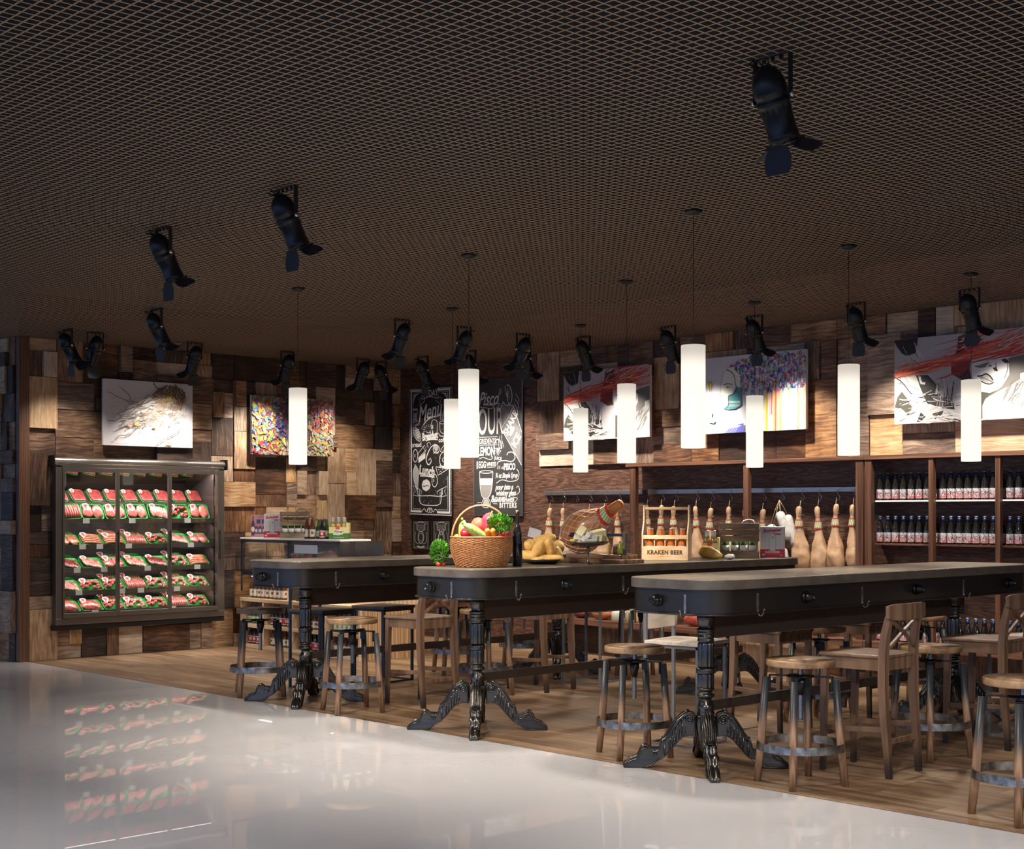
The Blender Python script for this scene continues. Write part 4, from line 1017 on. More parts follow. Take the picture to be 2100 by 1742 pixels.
for k in range(120):
    x, y = R.uniform(105,525), R.uniform(330,1560)
    if 100 < x < 200 and y < 1000: continue
    pl(arc(x,y,3.4,4,n=5)[:5])
board('menu_board', 'tall black chalk menu board reading TODAY Menu Breakfast Lunch', 'chalkboard', (X1-.03,13.53,1.46), -PI/2, W_, H_, .02, M['slate'], a, artname='chalk_drawing')
# cocktail board
a = MB(); yy[0] = -.0006; W_, H_ = .81, 1.555
def P(cx, cy): return ((cx-668)/445*W_, (1-(cy-75+.065*(cx-668)*(1-(cy-75)/1260))/1260)*H_)
tx('Pisco', 800, 245, .22, sx=.72, shear=.5, off=.002); st([(900,205),(915,150),(922,180),(900,215)], .006)
st([(690,310),(760,320),(830,330),(860,315),(845,300)], .007); st([(760,290),(830,300),(880,285),(910,290),(890,315)], .007)
tx('SOUR', 797, 465, .43, sx=.47, off=.004)
for y in (600, 675): st([(690,y),(888,y-4)], .006, CH, 1)
tx('INGREDIENTS:', 785, 640, .085, sx=.66, off=.001); tx('LEMON', 785, 735, .14, sx=.62, off=.004); tx('JUICE', 895, 800, .05, rot=-.1, off=.001)
st(arc(893,705,38,85,180,360), .01); st([(855,705),(932,703)], .008, CH, 1)
for k in range(6): an = math.radians(200+k*28); st([(893,708),(893+30*math.cos(an),708-65*math.sin(an))], .005, CH, 1)
st([(720,800),(760,790),(820,810),(845,790),(830,775)], .007)
tx('1', 700, 865, .12, off=.003); tx('EGG', 748, 860, .105, sx=.62, off=.003); tx('WHITE', 832, 855, .065, sx=.78, off=.002); st([(795,885),(868,880)], .004, CH, 1)
tx('1\u00bd oz', 915, 885, .06, sx=.8, shear=.3); tx('PISCO', 1000, 880, .1, sx=.7, off=.004); tx('\u00be oz Simple Syrup', 970, 960, .078, sx=.62, shear=.4, off=.002)
st([(885,860),(900,830),(960,820),(1020,830),(1050,790),(1030,745),(990,745),(975,770)], .01); st([(1065,900),(1085,940),(1070,1000),(1000,1015),(930,1000),(880,1030)], .008)
tx('pour into a', 950, 1070, .085, sx=.75, shear=.4, off=.003); tx('whiskey glass', 965, 1125, .085, sx=.72, shear=.4, off=.003); st([(1060,1140),(1090,1110),(1080,1060),(1062,1075)], .007)
tx('&', 850, 1180, .11, off=.003); tx('GARNISH', 920, 1185, .075, sx=.62, off=.004); tx('with', 1005, 1185, .085, sx=.8, shear=.4, off=.003); st([(1030,1165),(1070,1170),(1060,1195),(1040,1210)], .006)
tx('BITTERS', 985, 1240, .08, sx=.85, off=.003, space=1.2)
pl([(725,985),(845,985),(842,1045),(728,1045)]); pl([(728,1045),(842,1045),(830,1130),(800,1170),(760,1170),(738,1120)], (.33,.32,.31))
st([(722,925),(728,1060),(745,1150),(780,1175),(815,1150),(840,1060),(847,925)], .009); st(arc(785,925,62,12), .008); st([(765,1170),(742,1225),(760,1255),(800,1258),(828,1225),(805,1170)], .008); pl([(765,1180),(805,1180),(822,1240),(750,1240)], (.5,.49,.48)); st([(700,1215),(740,1210)], .006, CH, 1); st([(850,1222),(890,1224)], .006, CH, 1)
pl([(945,270),(920,320),(925,525),(1108,865),(1112,560),(1035,305),(960,300)], (.16,.16,.16))
st([(945,270),(918,320),(925,525),(1108,865)], .008, CH, 1); st([(945,270),(962,302),(1035,308),(1110,560)], .008, CH, 1); st([(925,520),(1000,400),(1035,310)], .006, CH, 1)
for k in range(26): x = 930+k*6.5; st([(x,300+k*9),(x-6,500+k*13.5 if k < 26 else 850)], .0035, (.42,.42,.42), 1)
for i, (s_, cx, cy, sz) in enumerate((('SHAKE',1010,475,.12),('with',1020,545,.08),('ICE',1062,635,.13))): tx(s_, cx, cy, sz, rot=.95, sx=.85, off=.004)
st(arc(988,205,34,90,-100,100,rot=-5), .01); st([(958,125),(990,290)], .008, CH, 1)
for k in range(6): an = math.radians(-70+k*28); st([(975,208),(975+32*math.cos(an),208-66*math.sin(an))], .005, CH, 1)
for (x0,y0) in ((1055,200),(1050,250),(1040,290)): st([(x0,y0),(x0+25,y0+40),(x0+32,y0+85)], .006)
for (x0,y0) in ((910,590),(930,575),(900,620)): st([(x0,y0),(x0+2,y0+60),(x0+20,y0+120)], .006)
t = board('cocktail_board', 'tall grey chalkboard with a cocktail recipe, right of the menu board', 'chalkboard', (X1-.03,12.35,1.455), -PI/2, W_, H_, .02, M['greyslate'], a, artname='chalk_drawing')
e = MB()
for p0, p1 in (((0,0),(W_,0)),((W_,0),(W_,H_)),((W_,H_),(0,H_)),((0,H_),(0,0))): e.bar((p0[0],-.001,p0[1]),(p1[0],-.001,p1[1]),.006,.006)
e.build('edge_strip', M['steel'], t)
for i, (yl, l) in enumerate(((13.46,'small framed chalk print under the menu board, left one with an oval badge'),(13.08,'small framed chalk print under the menu board, right one with a stag-like emblem'))):
    a = MB(); yy[0] = -.0006; W2, H2 = .31, .36
    def P(cx, cy): return (cx*W2, cy*H2)
    for k in (.05,.09): st([(k,k),(1-k,k),(1-k,1-k),(k,1-k),(k,k)], .003, (.5,.5,.48), 1)
    st(arc(.5,.42,.17,.2), .008, (.6,.6,.58)); st(arc(.5,.42,.11,.13), .004, (.5,.5,.48))
    for k in (-1,1):
        st([(.5+k*.1,.62),(.5+k*.25,.72),(.5+k*.2,.82),(.5+k*.33,.9)], .007, (.5,.5,.48)); st([(.5+k*.1,.2),(.5+k*.3,.25),(.5+k*.36,.45),(.5+k*.3,.6)], .006, (.45,.45,.43))
        if i: st([(.5+k*.04,.5),(.5+k*.12,.62),(.5+k*.08,.72)], .006, (.6,.6,.58))
    for k in range(7): st([(.22,.66+k*.03),(.22+.56,.66+k*.03)], .003, (.3,.3,.29), 1)
    st([(.28,.12),(.5,.08),(.72,.12)], .018, (.6,.6,.58)); st([(.28,.9),(.5,.94),(.72,.9)], .008, (.5,.5,.48))
    board('chalk_print', l, 'picture', (X1-.035,yl,1.04), -PI/2, W2, H2, .02, M['slate'], a, 'small framed chalk prints', frame=(.012, M['black']))
# ---------------------------------------------------------------- built-in cold cabinet with meat trays
LET = {}
fr = thing('cold_cabinet', 'bronze-grey built-in refrigerated cabinet with three glass doors and meat trays', 'fridge', (0,0,0))
b = MB(); b.box(6.53,8.49,13.58,13.66,.353,.42); b.box(6.53,6.60,13.58,13.66,.42,1.97); b.box(8.42,8.49,13.58,13.66,.42,1.97); b.box(6.53,8.49,13.58,13.66,1.95,1.99)
b.build('outer_frame', M['fridge'], fr, bev=.004)
b = MB(); b.M = Matrix.Translation((6.515,13.615,2.015)) @ Matrix.Rotation(PI/2, 4, 'Y'); b.lathe([(0,0),(.042,0),(.045,.004),(.045,1.985),(.042,1.99),(0,1.99)], 28, sx=.8)
b.build('header_tube', M['steel'], fr)
b = MB(); b.box(6.50,6.515,13.56,13.7,1.96,2.07); b.box(8.506,8.52,13.56,13.7,1.96,2.07); b.build('header_end_cap', M['black'], fr)
b = MB(); b.box(6.52,8.50,13.6,13.68,.30,.352); b.build('base_plinth', M['black'], fr)
b = MB(); b.box(6.602,8.418,14.2,14.22,.422,1.95); b.box(6.602,6.612,13.67,14.2,.422,1.95); b.box(8.408,8.418,13.67,14.2,.422,1.95); b.box(6.612,8.408,13.67,14.2,.422,.44); b.box(6.612,8.408,13.67,14.2,1.94,1.95)
b.build('inner_lining', M['fridgein'], fr)
mm = pmat('smoked_mirror', (.35,.3,.27), .06, 1)
b = MB(); b.add([(6.62,14.16,1.74),(8.4,14.16,1.74),(8.4,13.72,1.93),(6.62,13.72,1.93)], [(0,1,2,3)]); b.build('mirror', mm, fr)
dw = (8.42-6.60)/3
for k in range(3):
    x0 = 6.60+k*dw; x1 = x0+dw
    d = MB(); y0, y1 = 13.59, 13.625
    for q in ((x0,x0+.022,.42,1.95),(x1-.022,x1,.42,1.95)): d.box(q[0],q[1],y0-.022,y0-.001,q[2],q[3])
    for q in ((x0+.022,x1-.022,.42,.47),(x0+.022,x1-.022,1.905,1.95)): d.box(q[0],q[1],y0-.022,y0-.001,q[2],q[3])
    dd = d.build('door', M['fridge'], fr, bev=.002)
    g = MB(); g.add([(x0+.022,13.578,.47),(x1-.022,13.578,.47),(x1-.022,13.578,1.905),(x0+.022,13.578,1.905)], [(0,1,2,3)]); g.build('door_glass', M['glass'], dd)
    h = MB(); hx = x1-.012; h.box(hx-.006,hx+.006,13.535,13.545,.98,1.3); h.box(hx-.005,hx+.005,13.545,13.567,1.0,1.015); h.box(hx-.005,hx+.005,13.545,13.567,1.265,1.28); h.build('handle', M['black'], dd)
shz = [1.40, 1.135, .895, .665, .455]
mtag = M['white']
for k, z in enumerate(shz):
    s = MB(); s.box(6.615,8.405,13.68,14.19,z-.012,z-.004); s.box(6.615,8.405,13.665,13.68,z-.02,z+.028); sh = s.build('shelf', M['fridge'], fr)
    for x in ([6.9,7.42,8.08],[6.86,7.05,7.38,8.12],[6.8,7.1,7.6,8.2],[6.82,7.3,7.52,7.95],[7.0,7.9])[k]:
        t_ = MB(); t_.box(x-.036,x+.036,13.6600,13.6640,z-.02,z+.03); t_.build('price_tag', [mtag, M['greymetal']], sh)
s = MB(); s.box(6.615,8.405,13.85,14.19,1.585,1.593); s.box(6.615,8.405,13.842,13.85,1.575,1.605); s.build('shelf', M['fridge'], fr)
s = MB(); s.tube([(6.63,13.69,1.93),(8.39,13.69,1.93)], .007, 8); lm, nt, b_ = newmat('cabinet_tube_light'); b_.inputs['Emission Color'].default_value = (1,.9,.85,1); b_.inputs['Emission Strength'].default_value = 2; s.build('light_tube', lm, fr)
lamp('cabinet_light', 'AREA', (7.51,13.665,1.932), 24, (1,.9,.84), 1.75, aim=(0,.55,-1), par=fr, sy=.03)
for z in (1.36,1.10,.86,.63): lamp('shelf_light', 'AREA', (7.51,13.70,z), 3.5, (1,.9,.84), 1.75, aim=(0,.55,-1), par=fr, sy=.02)
# trays ------------------------------------------------------------
M['tray'] = pmat('green_tray_plastic', (.02,.27,.04), .35); M['sticker'] = pmat('label_paper', (.8,.74,.72), .5)
def meatmat(name, c1, c2, sc):
    m, nt, b = newmat(name); tc = nd(nt, 'TexCoord'); n = nd(nt, 'TexNoise', Scale=sc, Detail=4.0, Roughness=.7); ln(nt, tc, 'Object', n, 'Vector')
    r = ramp(nt, [(.38, c1), (.6, c2), (.72, (.66,.42,.36))]); ln(nt, n, 'Fac', r, 'Fac'); ln(nt, r, 'Color', b, 'Base Color'); b.inputs['Roughness'].default_value = .3; b.inputs['Coat Weight'].default_value = .4
    return m
MT = {'mince': meatmat('minced_meat', (.28,.03,.025), (.52,.12,.1), 60), 'slice': meatmat('pink_meat', (.42,.08,.07), (.62,.2,.17), 18), 'dark': meatmat('dark_red_meat', (.12,.012,.014), (.34,.06,.055), 22),
      'orange': meatmat('seasoned_meat', (.42,.1,.04), (.68,.3,.18), 26), 'fat': meatmat('streaky_meat', (.38,.06,.05), (.66,.36,.3), 24)}
def make_tray(kind, mat):
    t = thing('meat_tray', 'tray', 'meat tray'); b = MB(); w, l = .105, .075
    o0 = rrect(-w*.86,w*.86,-l*.84,l*.84,.02,4); o1 = rrect(-w,w,-l,l,.026,4); i1 = rrect(-w+.007,w-.007,-l+.007,l-.007,.021,4); n = len(o0)
    vs = [(x,y,0) for x,y in o0]+[(x,y,.03) for x,y in o1]+[(x,y,.03) for x,y in i1]+[(x*.98,y*.98,.006) for x,y in o0]; fs = [tuple(range(n))[::-1], tuple(range(3*n,4*n))]
    for k in range(3):
        for i in range(n): j = (i+1) % n; fs.append((k*n+i,k*n+j,(k+1)*n+j,(k+1)*n+i))
    b.add(vs, fs, 0, True); b.build('tray', M['tray'], t)
    m = MB(); m.M = Matrix.Diagonal((1.09,1.1,1.05,1)); rr = random.Random(len(kind)*7+3)
    if kind == 'mound': m.blob((0,0,.02), (.088,.06,.032), 2, .12, 5, 28, 14)
    elif kind == 'chunks':
        for k in range(26): m.blob((rr.uniform(-.072,.072), rr.uniform(-.046,.046), rr.uniform(.018,.038)), (rr.uniform(.012,.022),rr.uniform(.01,.018),.012), k, .2, 2, 8, 5)
    elif kind == 'strips':
        for k in range(9): x = -.076+k*.019; m.tube([(x+rr.uniform(-.004,.004),-.055,.022),(x,-.02,.034),(x+rr.uniform(-.004,.004),.02,.034),(x,.055,.022)], .0105, 7)
    elif kind == 'slices':
        for k in range(6): m.blob((-.065+k*.026,rr.uniform(-.008,.008),.026+.002*k), (.03,.054,.009), k, .08, 2, 14, 6, M=Matrix.Rotation(.25, 4, 'Y'))
    elif kind == 'steaks':
        for k in range(2): m.blob((-.042+k*.086,0,.025), (.045,.06,.016), k+4, .12, 2, 18, 8)
    elif kind == 'loaf': m.prism(rrect(-.088,.088,-.06,.06,.02,4), .008, .044)
    elif kind == 'sausages':
        for k in range(5): y = -.046+k*.023; m.tube([(-.08,y,.022),(-.05,y+.004,.034),(0,y,.036),(.05,y-.003,.034),(.08,y,.022)], .012, 8)
    m.build('meat', mat, t, bev=.006 if kind == 'loaf' else 0)
    s = MB(); s.M = Matrix.Translation((-.066,.036,.046)) @ Matrix.Rotation(.2, 4, 'X')
    s.prism([(-.03,.01),(-.024,.028),(.012,.034),(.032,.022),(.03,.0),(.008,-.032),(-.004,-.034)], 0, .0015, col=(.8,.74,.72)); s.prism([(-.02,.008),(-.016,.02),(.01,.025),(.021,.016),(.018,.004),(.0,-.012)], .0016, .002, col=(.6,.1,.09))
    s.prism([(-.004,-.014),(.02,-.001),(.012,-.016),(.002,-.026)], .0016, .002, col=(.1,.45,.12))
    s.build('label_sticker', M['print'], t)
    return Proto(t)
TR = {k: make_tray(*v) for k, v in {'minced meat':('mound',MT['mince']), 'diced meat':('chunks',MT['mince']), 'meat strips':('strips',MT['slice']), 'sliced dark cured meat':('slices',MT['dark']), 'pink steaks':('steaks',MT['slice']),
      'dark red beef block':('loaf',MT['dark']), 'orange sausages':('sausages',MT['orange']), 'streaky bacon slices':('slices',MT['fat']), 'seasoned cutlets':('steaks',MT['orange']), 'fatty meat cubes':('chunks',MT['fat'])}.items()}
rows = [('top sloped row', 1.655, 13.93, 52, .86, [('dark red beef block')]*9, 6.72, .197, 13),
 ('front-facing second row', 1.485, 13.78, 62, 1.18, ['meat strips','pink steaks','pink steaks','pink steaks','streaky bacon slices','diced meat','pink steaks'], 6.76, .252, 0),
 ('second shelf', 1.185, 13.77, 38, 1.18, ['seasoned cutlets','orange sausages','orange sausages','meat strips','diced meat','streaky bacon slices','pink steaks'], 6.74, .252, 0),
 ('third shelf', .945, 13.77, 38, 1.18, ['sliced dark cured meat','streaky bacon slices','pink steaks','streaky bacon slices','sliced dark cured meat','fatty meat cubes','orange sausages'], 6.74, .252, 0),
 ('fourth shelf', .715, 13.77, 38, 1.18, ['streaky bacon slices','diced meat','diced meat','meat strips','fatty meat cubes','fatty meat cubes','fatty meat cubes'], 6.74, .252, 0),
 ('bottom shelf', .505, 13.77, 38, 1.18, ['minced meat','minced meat','diced meat','fatty meat cubes','diced meat','meat strips','diced meat'], 6.74, .252, 0)]
for (rn, z, y, tilt, sc, kinds, xs, dx, yaw) in rows:
    for k, kd in enumerate(kinds):
        TR[kd].put((xs+k*dx, y, z), (math.radians(tilt), math.radians(R.uniform(-3,3)), math.radians(yaw+R.uniform(-3,3))),
            '%s tray, %s from left, cold cabinet %s' % (kd, ORD[k], rn), 'meat trays in the cold cabinet', (sc, sc*(1.25 if tilt == 52 else 1), sc))
    if tilt == 38:
        for k, kd in enumerate(kinds):
            if k in (0,2,3,5): TR[kd].put((xs+k*dx+.03, y+.16, z+.035), (math.radians(tilt-8), 0, math.radians(R.uniform(-6,6))), '%s tray in the row behind the %s tray, %s' % (kd, ORD[k], rn), 'meat trays in the cold cabinet', sc)
# ---------------------------------------------------------------- right wall shelving
XF = 10.86
u = thing('wall_cabinet', 'dark wood hanging bay framing the hams on the right wall', 'cabinet', (0,0,0))
b = MB(); b.box(XF-.01,X1-.003,6.99,9.79,1.955,1.99); b.build('top_board', M['trimwoodh'], u, bev=.003)
for yc, w_ in ((9.70,.075),(8.275,.06),(7.035,.075)): b = MB(); b.box(XF,XF+.05,yc-w_/2,yc+w_/2,.37,1.954); b.build('post', M['trimwood'], u, bev=.003)
b = MB(); b.box(XF-.02,X1-.055,6.99,11.0,.352,.372); b.box(XF-.02,XF,6.99,11.0,.31,.352); b.build('deck_board', M['trimwoodh'], u, bev=.003)
v = thing('bottle_shelving', 'dark wood wall shelving holding rows of beer bottles', 'shelf', (0,0,0))
b = MB(); b.box(XF-.01,X1-.003,3.0,6.985,1.955,1.99); b.build('top_board', M['trimwoodh'], v, bev=.003)
for yc in (6.945,6.335,5.73,5.13,4.53): b = MB(); b.box(XF,XF+.05,yc-(.035 if yc > 6.9 else .022),yc+(.035 if yc > 6.9 else .022),.37,1.954); b.build('post', M['trimwood'], v, bev=.002)
b = MB(); b.box(XF-.02,X1-.055,3.0,6.985,.352,.372); b.box(XF-.02,XF,3.0,6.985,.31,.352); b.build('deck_board', M['trimwoodh'], v, bev=.003)
for z in (1.60,1.225):
    b = MB(); b.box(XF+.052,X1-.003,3.0,6.97,z-.016,z); sh = b.build('shelf', M['trimwoodh'], v)
gl = MB(); gl.box(XF+.046,XF+.0515,3.0,6.9,1.588,1.599); m_, nt, b_ = newmat('shelf_strip_light'); b_.inputs['Emission Color'].default_value = (1,.86,.72,1); b_.inputs['Emission Strength'].default_value = 1.1; gl.build('strip_light', m_, v)
# bottles ----------------------------------------------------------
def bottle(name, cat, prof, glass, cap, labels, capz, capr=.0145, foil=None):
    t = thing(name, name, cat); b = MB(); b.lathe(prof, 20); b.build('glass_body', glass, t)
    c = MB(); c.lathe([(0,capz),(capr,capz),(capr,capz+.006),(capr*.8,capz+.009),(0,capz+.009)], 16); c.build('cap', cap, t)
    if foil: f = MB(); f.lathe([(foil[0]+.0006,foil[1]),(foil[2]+.0006,foil[3])], 16); f.build('neck_foil', foil[4], t)
    for (r, z0, z1, colf) in labels:
        l = MB(); n = 24; nz = 8
        for j in range(nz):
            for i in range(n):
                a0, a1 = 2*PI*i/n, 2*PI*(i+1)/n; za, zb = z0+(z1-z0)*j/nz, z0+(z1-z0)*(j+1)/nz
                rr = r+.0008
                l.add([(rr*math.cos(a0),rr*math.sin(a0),za),(rr*math.cos(a1),rr*math.sin(a1),za),(rr*math.cos(a1),rr*math.sin(a1),zb),(rr*math.cos(a0),rr*math.sin(a0),zb)], [(0,1,2,3)], 0, True, None, None, colf(i, j, n, nz))
        l.build('paper_label', M['print'], t)
    return t
M['dkglass'] = pmat('dark_bottle_glass', (.012,.012,.012), .08, 0, spec=.8, coat=.6); M['amber'] = pmat('amber_bottle_glass', (.09,.03,.01), .08, spec=.8, coat=.5)
M['green'] = pmat('green_bottle_glass', (.03,.09,.02), .08, spec=.8, coat=.5); M['gold'] = pmat('pale_lager_glass', (.45,.35,.1), .08, spec=.7, coat=.5); M['bluefoil'] = pmat('blue_foil', (.02,.05,.16), .35, .5)
M['silver'] = pmat('silver_foil', (.6,.58,.5), .35, .7); M['orangebeer'] = pmat('orange_liquid_glass', (.5,.13,.02), .08, spec=.7, coat=.5)
PR = [(0,0),(.028,0),(.0315,.005),(.0315,.112),(.0295,.13),(.021,.165),(.0145,.195),(.013,.215),(.0135,.226),(.0125,.23)]
rl = random.Random(5); LB = [[None]*24 for _ in range(8)]
def wallab(i, j, n, nz):
    k = i % 12
    if j >= 6: return (.75,.74,.74) if (k+j) % 5 else (.25,.2,.22)
    return rl.choice([(.65,.2,.22),(.5,.5,.55),(.75,.7,.7),(.08,.06,.07),(.7,.35,.36),(.3,.3,.34)] if j > 1 else [(.6,.2,.22),(.7,.35,.36),(.7,.6,.6)])
BB = Proto(bottle('beer_bottle', 'bottle', PR, M['dkglass'], M['cap'], [(.0315,.015,.095,wallab)], .229, foil=(.0155,.188,.0135,.226,M['bluefoil'])))
bays = [('left bay',6.875,7,0),('middle bay',6.27,7,0),('right bay',5.665,6,0)]
for zz, sn in ((1.60,'upper shelf'),(1.225,'lower shelf'),(.372,'bottom deck')):
    for bn, ys, n, _ in bays:
        for row, xx, rn in ((0,10.945,'front'),(1,11.02,'back')):
            for k in range(n):
                BB.put((xx, ys-k*.0765-(.03 if row else 0), zz), R.uniform(0,6.28), 'dark beer bottle, %s from left, %s row of %s %s' % (ORD[k], rn, bn, sn), 'dark beer bottles on the wall shelving')
# rail, hooks, hams ------------------------------------------------
rl_ = thing('hanging_rail', 'long steel rail on the right wall carrying the ham hooks', 'rail', (0,0,0))
b = MB(); b.box(X1-.05,X1-.003,7.08,9.66,1.68,1.727); b.box(X1-.05,X1-.003,9.74,11.18,1.68,1.727); b.build('bar', M['steel'], rl_, bev=.003)
def make_hook():
    t = MB(); t.tube([(.022,0,-.0),(.004,0,.004)]+[(-.0+.0*math.cos(a),0,0) for a in ()]+smooth3([(0,0,0),(-.014,.004,-.004),(-.02,.012,-.025),(-.018,0,-.045),(-.016,-.014,-.062),(-.016,-.01,-.084),(-.016,.006,-.09),(-.016,.018,-.078),(-.016,.02,-.066)]), .0028, 7)
    o = t.build('s_hook', M['chrome']); return tag(o, 'steel hook', 'hook')
def smooth3(pts, n=4):
    P = [Vector(p) for p in pts]; out = []
    for i in range(len(P)-1):
        p0 = P[max(i-1,0)]; p1 = P[i]; p2 = P[i+1]; p3 = P[min(i+2,len(P)-1)]
        for k in range(n):
            t = k/n; out.append(.5*((2*p1)+(p2-p0)*t+(2*p0-5*p1+4*p2-p3)*t*t+(3*p1-p0-3*p2+p3)*t**3))
    return out+[P[-1]]
HK = Proto(make_hook())
M['hamskin'] = pmat('cured_ham_skin', (.56,.36,.22), .42, var=.25, vs=12, bump=.25, bs=22, coat=.2)
HPR = [(0,0),(-.008,.018),(-.022,.026),(-.05,.028),(-.075,.025),(-.1,.021),(-.125,.024),(-.2,.033),(-.26,.042),(-.32,.057),(-.39,.076),(-.46,.089),(-.52,.092),(-.57,.083),(-.605,.06),(-.62,.025),(-.623,0)]
def make_ham(seed):
    t = thing('cured_ham', 'ham', 'ham'); b = MB(); n = 24; vs = []; fs = []
    P = smooth3([(r,0,z) for z, r in HPR], 3)
    for p in P:
        for i in range(n):
            a = 2*PI*i/n; d = Vector((math.cos(a), math.sin(a), p.z*7)); k = 1+(.3*noise.noise(d*1.1+Vector((seed*5,0,0)))+.13*noise.noise(d*2.7+Vector((seed,9,0)))) * min(1, max(0,(-p.z-.1)*4))
            off = .02*math.sin(min(1,-p.z/.6)*PI*1.1+seed)
            vs.append((p.x*k*math.cos(a)*.78, p.x*k*math.sin(a)*1.02+off, p.z))
    for j in range(len(P)-1):
        for i in range(n): i2 = (i+1) % n; fs.append((j*n+i,(j+1)*n+i,(j+1)*n+i2,j*n+i2))
    b.add(vs, fs, 0, True); b.build('ham_body', M['hamskin'], t)
    b = MB(); m = 24; o = .02*math.sin(.165/.6*PI*1.1+seed)
    def rad(z): return .0245+(-z-.125)*.115+.006
    zs = [-.128,-.14,-.19,-.202]
    for a_, c_ in ((0,(.6,.07,.08)),(2,(.6,.07,.08))):
        for i in range(m):
            a0, a1 = 2*PI*i/m, 2*PI*(i+1)/m
            b.add([(rad(zs[q])*math.cos(a)*.85, rad(zs[q])*math.sin(a)*1.05+o, zs[q]) for q, a in ((a_,a0),(a_,a1),(a_+1,a1),(a_+1,a0))], [(3,2,1,0)], 0, True, None, None, c_)
    for i in range(m):
        a0, a1 = 2*PI*i/m, 2*PI*(i+1)/m; sh = PI/8
        b.add([(rad(z)*math.cos(a)*.85, rad(z)*math.sin(a)*1.05+o, z) for z, a in ((zs[1],a0+sh),(zs[1],a1+sh),(zs[2],a1),(zs[2],a0))], [(3,2,1,0)], 0, True, None, None, [(.75,.72,.6),(.25,.42,.08)][i % 2])
    b.build('striped_band', M['print'], t)
    b = MB(); b.tube([(0,0,.055),(.006,.012,.01),(.026,.03,-.06),(.01,.032,-.09),(-.02,.02,-.088),(-.024,-.01,-.085),(0,-.03,-.086),(.022,-.01,-.084)], .0022, 5)
    b.tube([(0,0,.055),(-.005,.006,.0),(-.026,.012,-.06),(-.024,.012,-.085)], .0022, 5); b.build('twine', M['twine'], t)
    return t
M['twine'] = pmat('natural_twine', (.45,.34,.2), .8)
HM = [Proto(make_ham(k)) for k in range(3)]
ham_px = [(1133,1),(1159,1),(1185,0),(1213,1),(1244,1),(1273,1),(1332,1),(1361,1),(1389,1),(1432,1),(1463,1),(1499,1),(1536,1),(1569,1),(1606,2),(1647,1),(1682,1),(1720,1),(1754,1)]
hc = 0
for k, (px, kind) in enumerate(ham_px):
    y = round(onX(px, X1-.075), 3)
    HK.put((X1-.052, y, 1.70), 0, 'steel S-hook, %s from the left on the ham rail' % ORD[k], 'steel hooks on the ham rail')
    if kind == 1:
        dz = R.uniform(-.035, .02)
        h = HM[hc % 3].put((X1-.098, y-.0+R.uniform(-.008,.008), 1.555+dz), math.radians(R.uniform(-25,25)), 'cured ham with striped neck band, %s from the left among the hanging hams' % ORD[hc], 'cured hams hanging on the rail', (1,1,R.uniform(.96,1.04)))
        hc += 1
    elif kind == 2:
        t = thing('sausage_bunch', 'bunch of white mould-coated salamis hanging among the hams', 'sausages', (X1-.125, y, 1.60))
        M['salami'] = pmat('white_salami', (.62,.6,.58), .6, var=.2, vs=25, bump=.3, bs=40)
        for q, (p0, p1, r_) in enumerate((((0,.0,-.1),(-.01,-.12,-.36),.042),((0,.1,-.22),(0,.02,-.5),.045),((.03,-.07,-.13),(.02,-.17,-.42),.04),((-.07,.03,-.28),(-.06,-.06,-.56),.04),((.02,.0,-.48),(.02,.02,-.7),.033),((-.03,-.07,-.44),(-.03,-.11,-.66),.033))):
            s = MB(); A = Vector(p0); B = Vector(p1); L = [(0,.3),(.03,.75),(.1,1),(.3,1.04),(.5,1),(.7,1.03),(.9,1),(.97,.75),(1,.3)]
            s.tube([A+(B-A)*a_ for a_, _ in L], [r_*f for _, f in L], 14); s.build('salami', M['salami'], t)
            w_ = MB(); w_.tube([(0,0,.012),(A.x*.5,A.y*.6,A.z*.5),A+(B-A)*.02], .0022, 5); w_.build('twine', M['twine'], t)
# two hams leaning low behind the bread
for (y, z, l) in ((10.62,1.33,'amber ham hanging low behind the bread plate, left of the netted ham'),):
    HM[1].put((X1-.3, y, z), .4, l, None, (.9,.9,.62))
# food on the deck -------------------------------------------------
def deck(name, label, y, w_, h, mat, kind, x=10.94):
    t = MB()
    if kind == 'log': t.blob((0,0,h/2), (.06,w_/2,h/2), y*3, .06, 1.5, 18, 12)
    elif kind == 'wheel': t.lathe([(0,0),(w_/2*.94,0),(w_/2,.01),(w_/2,h-.012),(w_/2*.93,h),(0,h)], 32)
    o = t.build(name, mat, sub=0); o.location = (x, y, .3725); return tag(o, label, 'deli meat' if 'cheese' not in name else 'cheese')
M['sal2'] = pmat('dark_salami_skin', (.13,.03,.025), .4, var=.4, vs=30, bump=.2, bs=50); M['red'] = pmat('red_cured_meat', (.5,.1,.07), .4, var=.45, vs=25, bump=.3, bs=30); M['org'] = pmat('orange_smoked_meat', (.55,.2,.08), .4, var=.3, vs=20, bump=.3, bs=30)
M['chs'] = pmat('pale_cheese', (.78,.68,.4), .5, var=.1, vs=10, bump=.1); M['whc'] = pmat('white_rind', (.75,.72,.66), .6, var=.12, vs=14, bump=.2)
